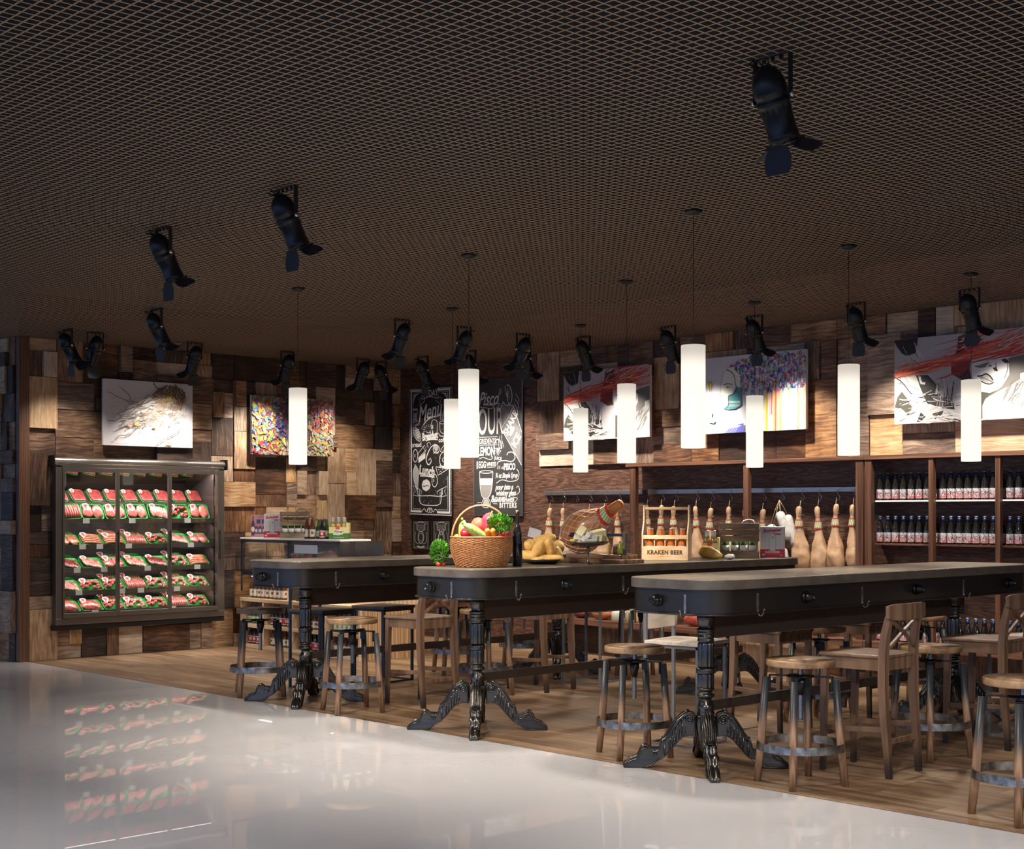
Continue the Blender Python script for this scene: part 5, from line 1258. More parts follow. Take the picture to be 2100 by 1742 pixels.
for i, (nm, l, w_, h, m, kd) in enumerate((('salami_log','dark salami at the left end of the wall deck',.2,.09,'sal2','log'),('salami_log','second dark salami on the wall deck, beside the smoked joint',.2,.09,'sal2','log'),('smoked_joint','orange smoked joint on the wall deck behind the far tube-frame chair',.26,.13,'org','log'),
    ('cheese_round','white-rind cheese on the wall deck between smoked joint and yellow cheese',.17,.1,'whc','wheel'),('cheese_round','yellow cheese wheel on the wall deck behind the far screw stool',.19,.14,'chs','wheel'),('cheese_round','large pale cheese wheel on the wall deck left of the pale back board',.2,.16,'chs','wheel'),
    ('cheese_round','small white cheese on the wall deck right of the pale back board',.16,.12,'whc','wheel'),('cured_joint','red cured joint on the wall deck beside the small white cheese',.27,.14,'red','log'),('cured_joint','second red cured joint farther right on the wall deck',.22,.12,'red','log'),('roast_joint','large reddish roast on the wall deck seen past the brown chair',.32,.17,'org','log'))):
    deck(nm, l, (10.75,10.5,10.2,9.95,9.73,9.5,9.28,8.95,8.62,7.5)[i], w_, h, M[m], kd)
# ---------------------------------------------------------------- deli counter by the left wall
c = thing('deli_counter', 'deli counter with glass top case and pine bottle shelves by the left wall', 'counter', (0,0,0))
b = MB(); b.box(8.98,9.5,11.42,13.6,0,.80); b.build('body', M['pine'], c)
b = MB()
for k in range(13): b.box(8.74+k*.0585,8.74+k*.0585+.054,11.402,11.419,0,.545)
b.build('slatted_end', M['pinev'], c, bev=.002)
# pine tiers: uprights, three boards, back
b = MB(); b.box(8.93,8.975,11.42,13.6,.0,.54); b.build('shelf_back', M['pine'], c)
for z in (.02,.245,.53): b = MB(); b.box(8.70,8.93,11.42,13.6,z-.018,z+.018); b.build('shelf_board', M['pine'], c, bev=.002)
for y in (11.435,12.0,12.6,13.15,13.585): b = MB(); b.box(8.705,8.929,y-.014,y+.014,.0385,.2265); b.box(8.705,8.929,y-.014,y+.014,.2635,.5115); b.build('divider', M['pine'], c)
b = MB(); b.box(8.76,9.5,11.83,13.65,.80,.84); b.build('case_tray', M['bluemetal'], c)
b = MB(); b.box(8.74,9.14,11.80,13.66,1.195,1.215); b.build('case_top', M['white'], c, bev=.003)
b = MB()
for y in (13.64,12.74,12.7,11.83): b.box(8.745,8.76,y-.009,y+.009,.82 if y < 13 else .62,1.195)
b.box(8.745,8.76,11.83,13.64,1.165,1.195)
b.build('case_frame', M['bluemetal'], c)
for y0, y1 in ((12.75,13.63),(11.84,12.69)): b = MB(); b.add([(8.75,y1,.84),(8.75,y0,.84),(8.75,y0,1.165),(8.75,y1,1.165)], [(0,1,2,3)]); b.build('case_glass', M['glassblue'], c)
b = MB(); b.add([(8.76,11.82,.84),(9.3,11.82,.84),(9.13,11.82,1.19),(8.76,11.82,1.19)], [(0,1,2,3)]); b.build('case_glass', M['glassblue'], c)
b = MB(); b.box(9.32,9.34,11.84,13.64,.84,1.19); b.build('case_back', M['fridgein'], c)
b = MB(); b.box(8.747,8.749,12.2,12.62,1.06,1.15); b.build('price_panel', M['pricecard'] if 'pricecard' in M else pmat('pale_blue_card', (.45,.55,.68), .5), c)
lamp('case_light', 'AREA', (8.9,12.7,1.18), 3, (.9,.95,1), 1.6, aim=(.3,0,-1), par=c, sy=.04)
lamp('pine_shelf_light', 'AREA', (8.80,12.6,.795), 5, (1,.8,.6), 1.9, aim=(0,0,-1), par=c, sy=.03).rotation_euler = (0,0,PI/2)
# meat in the deli case
for k in range(6):
    o = TR[('pink steaks','minced meat','streaky bacon slices','orange sausages','sliced dark cured meat','diced meat')[k]].put((9.0, 13.45-k*.29, .845), (0,math.radians(-14),math.radians(90)), 'green meat tray, %s from the left inside the deli counter glass' % ORD[k], 'meat trays in the deli counter', 1.1)
def lab(c1, c2, c3=None):
    def f(i, j, n, nz):
        if j in (0, nz-1): return c2
        return c3 if (c3 and 2 < j < 6 and i % 8 in (2,3,4)) else c1
    return f
SB = {'red-labelled dark bottle': Proto(bottle('beer_bottle','bottle',PR,M['dkglass'],M['cap'],[(.0315,.02,.1,lab((.5,.03,.04),(.7,.65,.6),(.8,.75,.7)))],.229)),
      'white-labelled amber bottle': Proto(bottle('beer_bottle','bottle',PR,M['amber'],M['cap'],[(.0315,.02,.1,lab((.75,.72,.65),(.6,.5,.3),(.2,.1,.05)))],.229)),
      'green bottle': Proto(bottle('beer_bottle','bottle',PR,M['green'],M['cap'],[(.0315,.02,.1,lab((.7,.72,.6),(.1,.3,.1),(.3,.45,.1)))],.229))}
for zz, ln_, kinds in ((.548,'ledge',('white-labelled amber bottle','white-labelled amber bottle','white-labelled amber bottle')), (.2635,'upper pine shelf',('green bottle','red-labelled dark bottle','white-labelled amber bottle','green bottle')), (.0385,'lower pine shelf',('red-labelled dark bottle','white-labelled amber bottle','red-labelled dark bottle','white-labelled amber bottle'))):
    if ln_ == 'ledge':
        ys = [13.5-.078*k for k in range(9)] + [12.62,12.54,12.46]
        for k, y in enumerate(ys): SB[kinds[0]].put((8.80, y, zz), R.uniform(0,6), 'amber beer bottle with cream label, %s from left on the deli counter ledge' % ORD[k], 'beer bottles on the deli counter')
    else:
        sections = ((13.57,13.17),(13.13,12.62),(12.58,12.02),(11.98,11.46))
        for si, (ya, yb) in enumerate(sections):
            n = int((ya-yb-.06)/.077)+1
            for k in range(n): SB[kinds[si]].put((8.80, ya-.045-k*.077, zz), R.uniform(0,6), '%s, %s from left in %s section of the %s' % (kinds[si], ORD[k], ORD[si], ln_), 'beer bottles on the deli counter', (1,1,.88 if zz < .2 or zz > .2 else 1))
# ---------------------------------------------------------------- food and drink on the middle table
ZT = 1.1205
def leafy(mb, c, rad, n, cols, rr, size=.012):
    for k in range(n):
        d = Vector((rr.gauss(0,1), rr.gauss(0,1), rr.gauss(0,1))).normalized(); p = Vector(c)+Vector((d.x*rad[0],d.y*rad[1],d.z*rad[2]))*(.45+.55*rr.random()**.4)
        a = (d+Vector((rr.uniform(-.5,.5),rr.uniform(-.5,.5),rr.uniform(-.2,.8)))).normalized(); b = a.cross(Vector((rr.random(),rr.random(),rr.random()+.1))).normalized()
        s = size*rr.uniform(.6,1.3); m_ = a.cross(b)*s*.25
        mb.add([p-a*s*.3, p+b*s*.45+m_, p+a*s*1.1, p-b*s*.45+m_], [(0,1,2,3)], 0, False, None, None, tuple(x*rr.uniform(.6,1.3) for x in rr.choice(cols)))
BX, BY = 6.63, 7.32
wick = pmat('wicker_cane', (.62,.3,.12), .45, var=.35, vs=40); wickd = pmat('wicker_rim', (.55,.22,.09), .45, var=.2, vs=30)
t = thing('wicker_basket', 'round woven wicker basket heaped with vegetables, near end of the middle table', 'basket', (BX,BY,ZT))
def br(z): return .168+.044*math.sin(min(1,z/.2)*PI*.62)
b = MB(); NS = 44
for k in range(NS):
    a = 2*PI*k/NS; b.tube([(br(z)*math.cos(a), br(z)*math.sin(a), z) for z in (.0,.04,.08,.12,.16,.2)], .0035, 5)
b.build('stake', wickd, t)
b = MB(); nr = 25
for r_ in range(nr):
    z = .005+r_*.0078; pts = []
    for i in range(NS*4):
        a = 2*PI*i/(NS*4); pts.append(((br(z)+.0045*math.cos(NS*a/2+PI*(r_%2)))*math.cos(a), (br(z)+.0045*math.cos(NS*a/2+PI*(r_%2)))*math.sin(a), z))
    b.tube(pts, .0042, 5, closed=True)
b.build('weave', wick, t)
b = MB(); b.lathe([(0,.004),(.165,.004),(.165,.008),(0,.008)], 32); b.lathe([(br(.2)-.012,.199),(br(.2)+.007,.199),(br(.2)+.007,.211),(br(.2)-.012,.211)], 44, close=True); b.build('rim', wickd, t)
b = MB(); ca, sa = .727, -.687
b.tube([(ca*.205*math.cos(a), sa*.205*math.cos(a), .19+.235*math.sin(a)) for a in [PI*i/20 for i in range(21)]], .0065, 8); b.build('handle', wickd, t)
b = MB(); b.lathe([(0,.10),(.19,.10),(.19,.12),(0,.125)], 24); b.build('liner_cloth', pmat('linen_liner', (.5,.33,.2), .9), t)
def at(rx, dz, fwd): return (BX+.727*rx+.687*fwd, BY-.687*rx+.727*fwd, ZT+dz)     # right, up, away from the viewer
def veg(name, label, cat, loc, build, rot=(0,0,0)):
    t = thing(name, label, cat, loc); t.rotation_euler = rot; build(t); return t
def pepper(col, w=.05, h=.09):
    m = pmat('pepper_skin', col, .2, var=.15, vs=8, coat=.6)
    def f(t):
        b = MB(); b.lathe([(0,0),(w*.4,.002),(w*.75,.015),(w*.85,h*.4),(w,h*.75),(w*.85,h*.95),(w*.4,h),(.0,h*.93)], 32, fn=lambda a, z: 1-.09*abs(math.cos(2*a))**2); b.build('fruit', m, t)
        s = MB(); s.tube([(0,0,h*.92),(.003,0,h+.012),(.012,0,h+.03)], [.009,.006,.007], 8); s.build('stem', M['stem'], t)
    return f
M['stem'] = pmat('green_stem', (.12,.28,.04), .5); M['leafg'] = colmat('leaf_green', .5)
def zuc(col, L=.2, r=.03):
    m = pmat('courgette_skin', col, .3, var=.45, vs=55, coat=.3)
    def f(t):
        b = MB(); q = [(0,0,-L/2+L*k/10) for k in range(11)]; b.tube([(x+.01*math.sin((z/L)*3),y,z) for x,y,z in q], [r*v for v in (.3,.75,.92,1,1.02,1.03,1.02,1,.9,.6,.32)], 14); b.build('fruit', m, t)
        s = MB(); s.tube([(0,0,L/2-.004),(0,0,L/2+.02)], [.011,.009], 6); s.build('stem', M['stem'], t)
    return f
def ball(col, r, seed=0, stem=True):
    m = pmat('fruit_skin', col, .2, var=.18, vs=14, coat=.5)
    def f(t):
        b = MB(); b.lathe([(0,-r*.86),(r*.5,-r*.85),(r*.86,-r*.55),(r,0),(r*.87,r*.5),(r*.5,r*.82),(r*.15,r*.78),(0,r*.7)], 24, fn=lambda a, z: 1+.03*math.cos(5*a)); b.build('fruit', m, t)
        if stem: s = MB(); s.tube([(0,0,r*.68),(.004,0,r*1.05)], .003, 5); s.build('stem', M['stem'], t)
    return f
veg('red_pepper', 'small red pepper lying at the left front of the wicker basket', 'vegetable', at(-.12,.215,-.07), pepper((.72,.02,.05), .05, .1), (math.radians(70),0,math.radians(110)))
veg('courgette', 'speckled green courgette lying across the front of the basket', 'vegetable', at(-.035,.24,-.115), zuc((.3,.4,.11), .2, .035), (math.radians(56),0,math.radians(-133)))
veg('tomato', 'largest red tomato, upper centre of the basket', 'vegetable', at(-.01,.285,.02), ball((.78,.1,.06), .062), (.3,.2,0))
veg('red_pepper', 'big glossy red pepper right of the tomato in the basket', 'vegetable', at(.045,.215,-.035), pepper((.75,.03,.06), .058, .14), (.1,.1,0))
veg('apple', 'pink-red apple at the back of the basket', 'fruit', at(.055,.325,.09), ball((.75,.12,.15), .05), (.2,-.3,0))
veg('yellow_squash', 'yellow squash standing at the left back of the basket', 'vegetable', at(-.125,.24,.02), zuc((.75,.66,.12), .16, .034), (0,-.15,0))
veg('lime', 'green lime at the left rim of the basket', 'fruit', at(-.165,.2,.05), ball((.22,.45,.06), .03, stem=False))
veg('lemon', 'yellow lemon behind the herbs in the basket', 'fruit', at(.12,.3,.08), ball((.85,.7,.08), .035, stem=False))
veg('radish', 'round red radish at the right rim of the basket', 'vegetable', at(.165,.215,-.03), ball((.75,.05,.08), .027))
veg('radish', 'smaller red radish between the carrots and the round one', 'vegetable', at(.125,.21,-.10), ball((.75,.05,.08), .022))
cm = pmat('carrot_skin', (.8,.27,.04), .45, var=.15, vs=60)
for k, (rx, fw, l) in enumerate(((.05,-.125,'orange carrot tip over the basket rim, left one'),(.088,-.125,'orange carrot tip over the basket rim, right one'))):
    t = thing('carrot', l, 'vegetable', at(rx,.225,fw)); b = MB(); b.tube([(0,0,-.05),(0,0,-.02),(0,0,.03),(0,0,.045)], [.012,.018,.02,.012], 12); b.build('root', cm, t); t.rotation_euler = (math.radians(38),0,math.radians(-60))
rr = random.Random(4); GR = [(.08,.3,.03),(.14,.42,.04),(.05,.2,.02),(.22,.5,.06)]
t = thing('parsley_bunch', 'bushy bunch of parsley on the right side of the basket', 'herbs', at(.125,.30,-.06)); b = MB(); leafy(b, (0,0,0), (.09,.09,.06), 900, GR, rr, .015); b.build('leaves', M['leafg'], t)
b = MB()
for k in range(8): b.tube([(0,0,-.07),(rr.uniform(-.04,.04),rr.uniform(-.04,.04),0)], .002, 5)
b.build('stem', M['stem'], t)
t = thing('radish_bunch', 'leafy bunch of radishes on the table left of the basket', 'vegetable', (6.46,7.57,ZT+.0)); b = MB(); leafy(b, (0,0,.1), (.062,.062,.085), 900, GR, rr, .014); b.build('leaves', M['leafg'], t)
rm = pmat('radish_red', (.7,.06,.05), .3)
for k in range(4): b = MB(); b.blob((-.035+.024*k,-.03+.02*(k%2),.016), (.015,.015,.015), k, .05, 1, 12, 8); b.build('radish', rm, t)
WP = [(0,0),(.03,0),(.034,.006),(.034,.23),(.031,.25),(.016,.285),(.0135,.3),(.0135,.36),(.0155,.362),(.0155,.375),(.012,.378)]
t = thing('oil_bottle', 'tall dark oil bottle with cork just right of the basket', 'bottle', (6.87,7.21,ZT)); b = MB(); b.lathe(WP, 28); b.build('glass_body', M['dkglass'], t)
b = MB(); b.lathe([(0,.378),(.011,.378),(.011,.39),(0,.391)], 12); b.build('cork', pmat('cork', (.5,.3,.16), .8), t)
# bread plate
PXc, PYc = 7.31, 7.40
dm = pmat('dark_pewter', (.2,.19,.17), .25, .9)
t = thing('bread_plate', 'dark pewter plate piled with bread rolls behind the oil bottle', 'plate', (PXc,PYc,ZT)); b = MB(); b.lathe([(0,0),(.08,0),(.13,.01),(.168,.028),(.175,.034),(.172,.037),(.13,.02),(.08,.01),(0,.009)], 40); b.build('dish', dm, t)
bm = pmat('bread_crust', (.7,.42,.13), .55, var=.3, vs=14, bump=.2, bs=30)
def bat(rx, dz, fwd): return (PXc+.727*rx+.687*fwd, PYc-.687*rx+.727*fwd, ZT+dz)
loaves = [(-.11,.06,-.02,(.035,.075,.04),(.2,.5,.3),'leftmost on the plate'),(-.03,.10,-.03,(.06,.042,.075),(.3,.25,0),'large upright one at the front'),(.045,.115,-.02,(.04,.045,.085),(.2,-.35,0),'upright one right of the large one'),(-.09,.13,.05,(.06,.05,.05),(.1,.3,.4),'back left of the pile'),
 (.0,.17,.07,(.1,.04,.04),(0,-.3,-.7),'topmost one on the pile'),(.1,.07,.03,(.04,.045,.065),(.2,-.6,0),'right side of the pile'),(.06,.04,-.09,(.1,.04,.03),(0,0,-.75),'flat roll at the right front'),(-.045,.035,-.115,(.05,.03,.02),(0,0,-.75),'thin roll at the front rim'),(.11,.12,.09,(.05,.05,.05),(0,0,0),'pale round one at the back right')]
for k, (rx, dz, fw, rd, ro, l) in enumerate(loaves):
    b = MB(); b.blob((0,0,0), rd, k, .07, 1.3, 20, 14); o = b.build('bread_roll', bm); o.location = bat(rx, dz, fw); o.rotation_euler = ro; tag(o, 'golden floury bread roll, %s' % l, 'bread', 'bread rolls on the pewter plate')
t = thing('price_card', 'blank grey price card on a wire stem above the bread', 'sign', bat(-.09,.09,.1)); b = MB(); b.tube([(0,0,-.05),(0,0,.11),(.008,0,.125),(.0,0,.14),(-.008,0,.125),(0,0,.11)], .0016, 5); b.build('wire_stem', M['chrome'], t)
b = MB(); b.M = Matrix.Rotation(math.radians(-70), 4, 'Z') @ Matrix.Rotation(.25, 4, 'Y'); b.box(-.05,.05,-.004,-.0025,.10,.17); b.build('card', pmat('grey_card', (.5,.5,.53), .6), t)
# cheese stand
CX, CY = 7.47, 7.10
t = thing('cheese_stand', 'footed pewter stand holding cheese cubes', 'stand', (CX,CY,ZT)); b = MB(); b.lathe([(0,0),(.035,0),(.035,.003),(.012,.012),(.006,.03),(.006,.11),(.012,.122),(.05,.13),(.12,.14),(.148,.158),(.15,.168),(.145,.168),(.11,.152),(.0,.147)], 40); b.build('dish', dm, t)
def cat_(rx, dz, fw): return (CX+.727*rx+.687*fw, CY-.687*rx+.727*fw, ZT+dz)
ch = pmat('yellow_cheese', (.78,.7,.36), .5, var=.06, vs=12); cw = pmat('white_cheese', (.74,.72,.68), .6, var=.08, vs=30); cb = pmat('blue_cheese', (.62,.6,.5), .6, var=.3, vs=40)
for k, (rx, dz, fw, s, m, ro, l) in enumerate(((-.03,.205,.01,(.09,.05,.06),ch,(.5,.3,.4),'large yellow wedge on top'),(.055,.195,.0,(.11,.06,.045),ch,(.2,-.2,-.6),'broad yellow slab right of the wedge'),(.085,.168,-.03,(.06,.05,.045),ch,(0,.3,.2),'yellow chunk at the right edge'),
    (.005,.19,-.06,(.034,.034,.034),cw,(.3,.4,.2),'white cube below the wedge'),(-.03,.169,-.08,(.034,.034,.034),cw,(.6,.2,.8),'white cube at the front left'),(.04,.178,-.06,(.032,.032,.032),cw,(.05,.1,-.6),'white cube in the centre'),(-.075,.18,-.02,(.04,.036,.036),cb,(.3,.1,.5),'grey-veined cube at the left'),(-.055,.17,-.05,(.035,.03,.03),cb,(.1,.2,1),'crumbly cube at the left front'),(.01,.163,-.1,(.08,.025,.02),cb,(0,0,-.7),'thin veined strip along the front'),(-.09,.163,-.045,(.06,.035,.018),pmat('cheese_rind', (.7,.5,.12), .5),(0,0,.1),'flat orange-rind piece at the far left'))):
    b = MB(); s = tuple(q*1.22 for q in s); b.box(-s[0]/2,s[0]/2,-s[1]/2,s[1]/2,-s[2]/2,s[2]/2); o = b.build('cheese_piece', m, bev=.003); o.location = cat_(rx*1.05, .168+(dz-.16)*1.35, fw); o.rotation_euler = ro; tag(o, 'cheese piece on the footed stand, %s' % l, 'cheese', 'cheese pieces on the stand')
# cutting boards, ham in its holder
bw = woodmat('cutting_board', (.2,.1,.05), (.52,.32,.17), .45, axis=1, sc=5, tight=14)
for (x0, x1, y0, y1, z0, z1, l) in ((7.69,7.95,6.985,7.6,0,.029,'lower and longer wooden cutting board under the netted ham'),(7.73,7.93,7.03,7.58,.0295,.062,'upper wooden cutting board carrying the netted ham and jars')):
    b = MB(); b.box(x0,x1,y0,y1,ZT+z0,ZT+z1); tag(b.build('cutting_board', bw, bev=.004), l, 'cutting board')
ZB = ZT+.0625
t = thing('netted_ham', 'large orange smoked ham in white netting with a striped neck band', 'ham', (7.83,7.42,ZB))
A = Vector((0,.05,.2)); Dv = Vector((.02,-.33,.17))        # body centre and the direction of the hock
U = Dv.normalized(); S1 = U.cross(Vector((1,0,0))).normalized(); S2 = U.cross(S1).normalized()
HP = [(-.235,.0),(-.225,.05),(-.19,.1),(-.13,.142),(-.05,.162),(.03,.155),(.10,.125),(.16,.092),(.21,.062),(.25,.05),(.29,.044),(.335,.043),(.37,.04),(.392,.03),(.4,0)]
sp = smooth3([(s_,r_,0) for s_, r_ in HP], 3)
def hp(s_, a, e=0):
    for i in range(len(sp)-1):
        if sp[i].x <= s_ <= sp[i+1].x: f = (s_-sp[i].x)/max(1e-6, sp[i+1].x-sp[i].x); r_ = sp[i].y+(sp[i+1].y-sp[i].y)*f; break
    else: r_ = 0
    sag = -.025*math.sin(max(0,min(1,(s_+.235)/.5))*PI)
    return A + U*s_ + S1*math.cos(a)*(r_+e)*.98 + S2*math.sin(a)*(r_+e)*.8 + Vector((0,0,sag))
b = MB(); n = 32; vs = [hp(p.x, 2*PI*i/n) for p in sp for i in range(n)]
b.add(vs, [(j*n+i, j*n+(i+1)%n, (j+1)*n+(i+1)%n, (j+1)*n+i) for j in range(len(sp)-1) for i in range(n)], 0, True)
b.build('ham_body', pmat('smoked_ham_skin', (.55,.2,.05), .35, var=.4, vs=8, bump=.15, bs=18, coat=.35), t)
b = MB(); NN = 14
for sg in (-1, 1):
    for k in range(NN):
        b.tube([hp(-.2+.4*i/22, 2*PI*k/NN+sg*1.25*i/22*1.6, .003) for i in range(23)], .0022, 5)
b.build('netting', pmat('white_netting', (.8,.76,.72), .7), t)
b = MB()
for s0, s1, c_ in ((.195,.215,(.7,.03,.02)),(.262,.28,(.7,.03,.02))):
    for i in range(32): b.add([hp(s0,2*PI*i/32,.008),hp(s0,2*PI*(i+1)/32,.008),hp(s1,2*PI*(i+1)/32,.012),hp(s1,2*PI*i/32,.012)], [(0,1,2,3)], 0, True, None, None, c_)
for i in range(32): b.add([hp(.215,2*PI*i/32+.2,.009),hp(.215,2*PI*(i+1)/32+.2,.009),hp(.262,2*PI*(i+1)/32,.01),hp(.262,2*PI*i/32,.01)], [(0,1,2,3)], 0, True, None, None, [(.8,.78,.65),(.3,.5,.08)][i%2])
b.build('striped_band', M['print'], t)
t = thing('ham_holder', 'steel ring stand with grey cross bars clamping the netted ham', 'stand', (7.83,7.42,ZB)); b = MB()
b.box(-.011,.011,-.36,-.34,0,.155); b.box(-.06,.06,-.37,-.33,0,.008); b.build('post', M['greymetal'], t)
b = MB(); b.lathe([(.185,.13),(.19,.13),(.19,.16),(.185,.16)], 40, close=True, ax=(0,.02), sx=.75); b.build('ring', M['bluemetal'], t)
b = MB(); b.box(-.012,.012,-.34,-.168,.134,.156); b.build('cross_bar', M['bluemetal'], t)
# small things at the right end of the board
t = thing('spice_jar', 'small glass jar of dark mixed spices on the cutting board', 'jar', (7.82,7.15,ZB)); b = MB(); b.lathe([(0,0),(.022,0),(.025,.006),(.025,.045),(.02,.055),(0,.056)], 20); b.build('jar_body', pmat('mixed_spices', (.12,.05,.03), .15, var=.9, vs=160, coat=.8), t); b = MB(); b.lathe([(0,.0565),(.02,.0565),(.02,.075),(0,.076)], 20); b.build('lid', M['cap'], t)
t = thing('spice_jar', 'second spice jar, just behind the oil cruet', 'jar', (7.87,7.11,ZB)); b = MB(); b.lathe([(0,0),(.02,0),(.022,.006),(.022,.06),(.018,.07),(0,.071)], 20); b.build('jar_body', pmat('red_spice', (.25,.07,.04), .15, var=.8, vs=120, coat=.8), t); b = MB(); b.lathe([(0,.0715),(.018,.0715),(.018,.088),(0,.089)], 20); b.build('lid', M['bluemetal'], t)
t = thing('oil_cruet', 'small green-yellow oil bottle beside the wine glass', 'bottle', (7.80,7.09,ZB)); b = MB(); b.lathe([(0,0),(.02,0),(.023,.005),(.024,.03),(.018,.055),(.009,.075),(.008,.09)], 20); b.build('glass_body', pmat('olive_oil_glass', (.5,.6,.03), .1, coat=.8, spec=.8), t); b = MB(); b.lathe([(0,.0905),(.008,.0905),(.008,.1),(0,.1)], 10); b.build('stopper', M['cap'], t)
t = thing('wine_glass', 'clear stemmed wine glass at the end of the cutting board', 'glass', (7.87,7.055,ZB)); b = MB(); b.lathe([(.028,.0),(.028,.002),(.004,.006),(.003,.06),(.012,.07),(.03,.09),(.035,.12),(.031,.165)], 28); b.build('bowl', M['glass'], t)
t = thing('spice_tin', 'yellow and red striped spice tin left of the small jar', 'tin', (7.80,7.20,ZB)); b = MB()
for k in range(6): b.box(-.012,.012,-.012,.012,k*.012,k*.012+.0119, col=(.8,.65,.05) if k % 2 else (.85,.8,.6))
b.box(-.0125,-.0121,-.012,-.006,0,.072, col=(.7,.05,.04)); b.build('tin_body', M['print'], t)
# beer tote
pin = woodmat('tote_pine', (.62,.4,.2), (.8,.6,.38), .5, axis=0, sc=6, tight=12)
t = thing('beer_tote', 'pale wooden bottle carrier branded for beer with a dowel handle', 'bottle carrier', (8.62,7.34,ZT), math.radians(-60)); W = .172; Dp = .085
b = MB(); b.box(-W,W,-Dp,-Dp+.01,0,.108); b.box(-W,W,Dp-.01,Dp,0,.108); b.box(-W,W,-Dp,-Dp+.01,.165,.195); b.box(-W,W,Dp-.01,Dp,.165,.195); b.box(-W,W,-Dp+.01,Dp-.01,0,.01)
for k in range(3): b.box(-.084+k*.084-.004,-.084+k*.084+.004,-Dp+.01,Dp-.01,.011,.16)
b.box(-W,W,-.004,.004,.011,.15); b.build('crate_body', pin, t, bev=.002)
for s_ in (-1,1):
    b = MB(); P_ = [(-Dp-.001,0),(Dp+.001,0),(Dp+.001,.21),(.05,.27),(.026,.31),(.026,.42),(.018,.432),(-.018,.432),(-.026,.42),(-.026,.31),(-.05,.27),(-Dp-.001,.21)]
    x0 = s_*(W+.0005); x1 = s_*(W+.012); b.M = Matrix(((0,0,1,0),(1,0,0,0),(0,1,0,0),(0,0,0,1))); b.prism(P_, min(x0,x1), max(x0,x1)); b.build('side_panel', pin, t, bev=.002)
b = MB(); b.tube([(-W,0,.405),(W,0,.405)], .012, 14); b.build('dowel_handle', pin, t)
a = MB(); letters(a, 'KRAKEN BEER', 0, .06, .044, (.1,.045,.02), -Dp-.0012, sx=.92, off=.002, space=1.12); letters(a, '\u2014  \u2014', 0, .03, .03, (.2,.1,.05), -Dp-.0012); a.build('lettering', M['paint'], t)
OB = Proto(bottle('beer_bottle','bottle',PR,M['orangebeer'],M['silver'],[(.0315,.02,.1,lambda i,j,n,nz: (.78,.76,.74))],.229))
cz, szn = math.cos(math.radians(-60)), math.sin(math.radians(-60))
for k in range(8):
    lx = -.126+.084*(k%4); ly = -.042 if k < 4 else .042
    OB.put((8.62+lx*cz-ly*szn, 7.34+lx*szn+ly*cz, ZT+.0115), R.uniform(0,6), 'amber beer bottle, %s from left, %s row of the wooden carrier' % (ORD[k%4], 'front' if k < 4 else 'back'), 'beer bottles in the wooden carrier')
# squash loaf
b = MB(); b.tube([(0,.13,.05),(0,.09,.06),(0,.02,.05),(0,-.04,.038),(0,-.08,.03),(0,-.1,.028)], [.02,.048,.05,.036,.02,.008], 16); o = b.build('long_loaf', pmat('dark_banded_loaf', (.7,.42,.1), .45, var=.5, vs=7, bump=.15, bs=18)); o.location = (8.98,7.17,ZT); tag(o, 'golden tapering loaf lying between the bottle carrier and the six-pack', 'bread')
b = MB(); b.blob((0,0,.022), (.035,.045,.022), 5, .15, 2, 16, 10); o = b.build('garlic_bulb', cw); o.location = (9.06,7.06,ZT); tag(o, 'white garlic bulb at the thin end of the tapering loaf', 'vegetable')
# six-pack, crate, beer box -- shared builders
def sixpack(label, loc, rz, n=3):
    t = thing('six_pack', label, 'beer pack', loc, rz); W = .0345*n; b = MB()
    b.box(-W,W,-.068,.068,0,.06,col=(.05,.16,.03)); b.box(-W,W,-.068,.068,.0601,.125,col=(.72,.62,.28)); b.box(W*.72,W,-.068,.068,.1251,.17,col=(.72,.62,.28)); b.build('carton', M['print'], t, bev=.002)
    a = MB(); poly(a, arc(-W*.1,.12,.022,.022,n=20)[:20], (.6,.08,.06), -.0700); poly(a, [(-W*.55,.045),(-W*.5,.095),(-W*.1,.1),(W*.4,.092),(W*.42,.05),(0,.04)], (.78,.76,.66), -.0703)
    letters(a, 'Pilsner', -.004, .078, .034, (.08,.1,.03), -.0706, shear=.25, off=.001); letters(a, 'Urquell', -.004, .055, .026, (.08,.1,.03), -.0706, shear=.25); stroke(a, [(-W*.5,.02),(W*.5,.02)], .004, (.5,.5,.2), -.0703); a.build('printed_label', M['paint'], t)
    for i in range(n):
        for jy in (-.034,.034):
            b = MB(); b.lathe([(.03,.126),(.026,.14),(.016,.172),(.0135,.2),(.0135,.225),(0,.226)], 16, ax=(-W+.034+i*.069*(.86 if n > 2 else .8),jy)); bo = b.build('bottle_neck', M['gold'], t)
            b = MB(); b.lathe([(.0205,.165),(.0155,.188),(.0148,.218),(.0148,.228),(0,.23)], 16, ax=(-W+.034+i*.069*(.86 if n > 2 else .8),jy)); b.build('foil', M['silver'], bo)
    return t
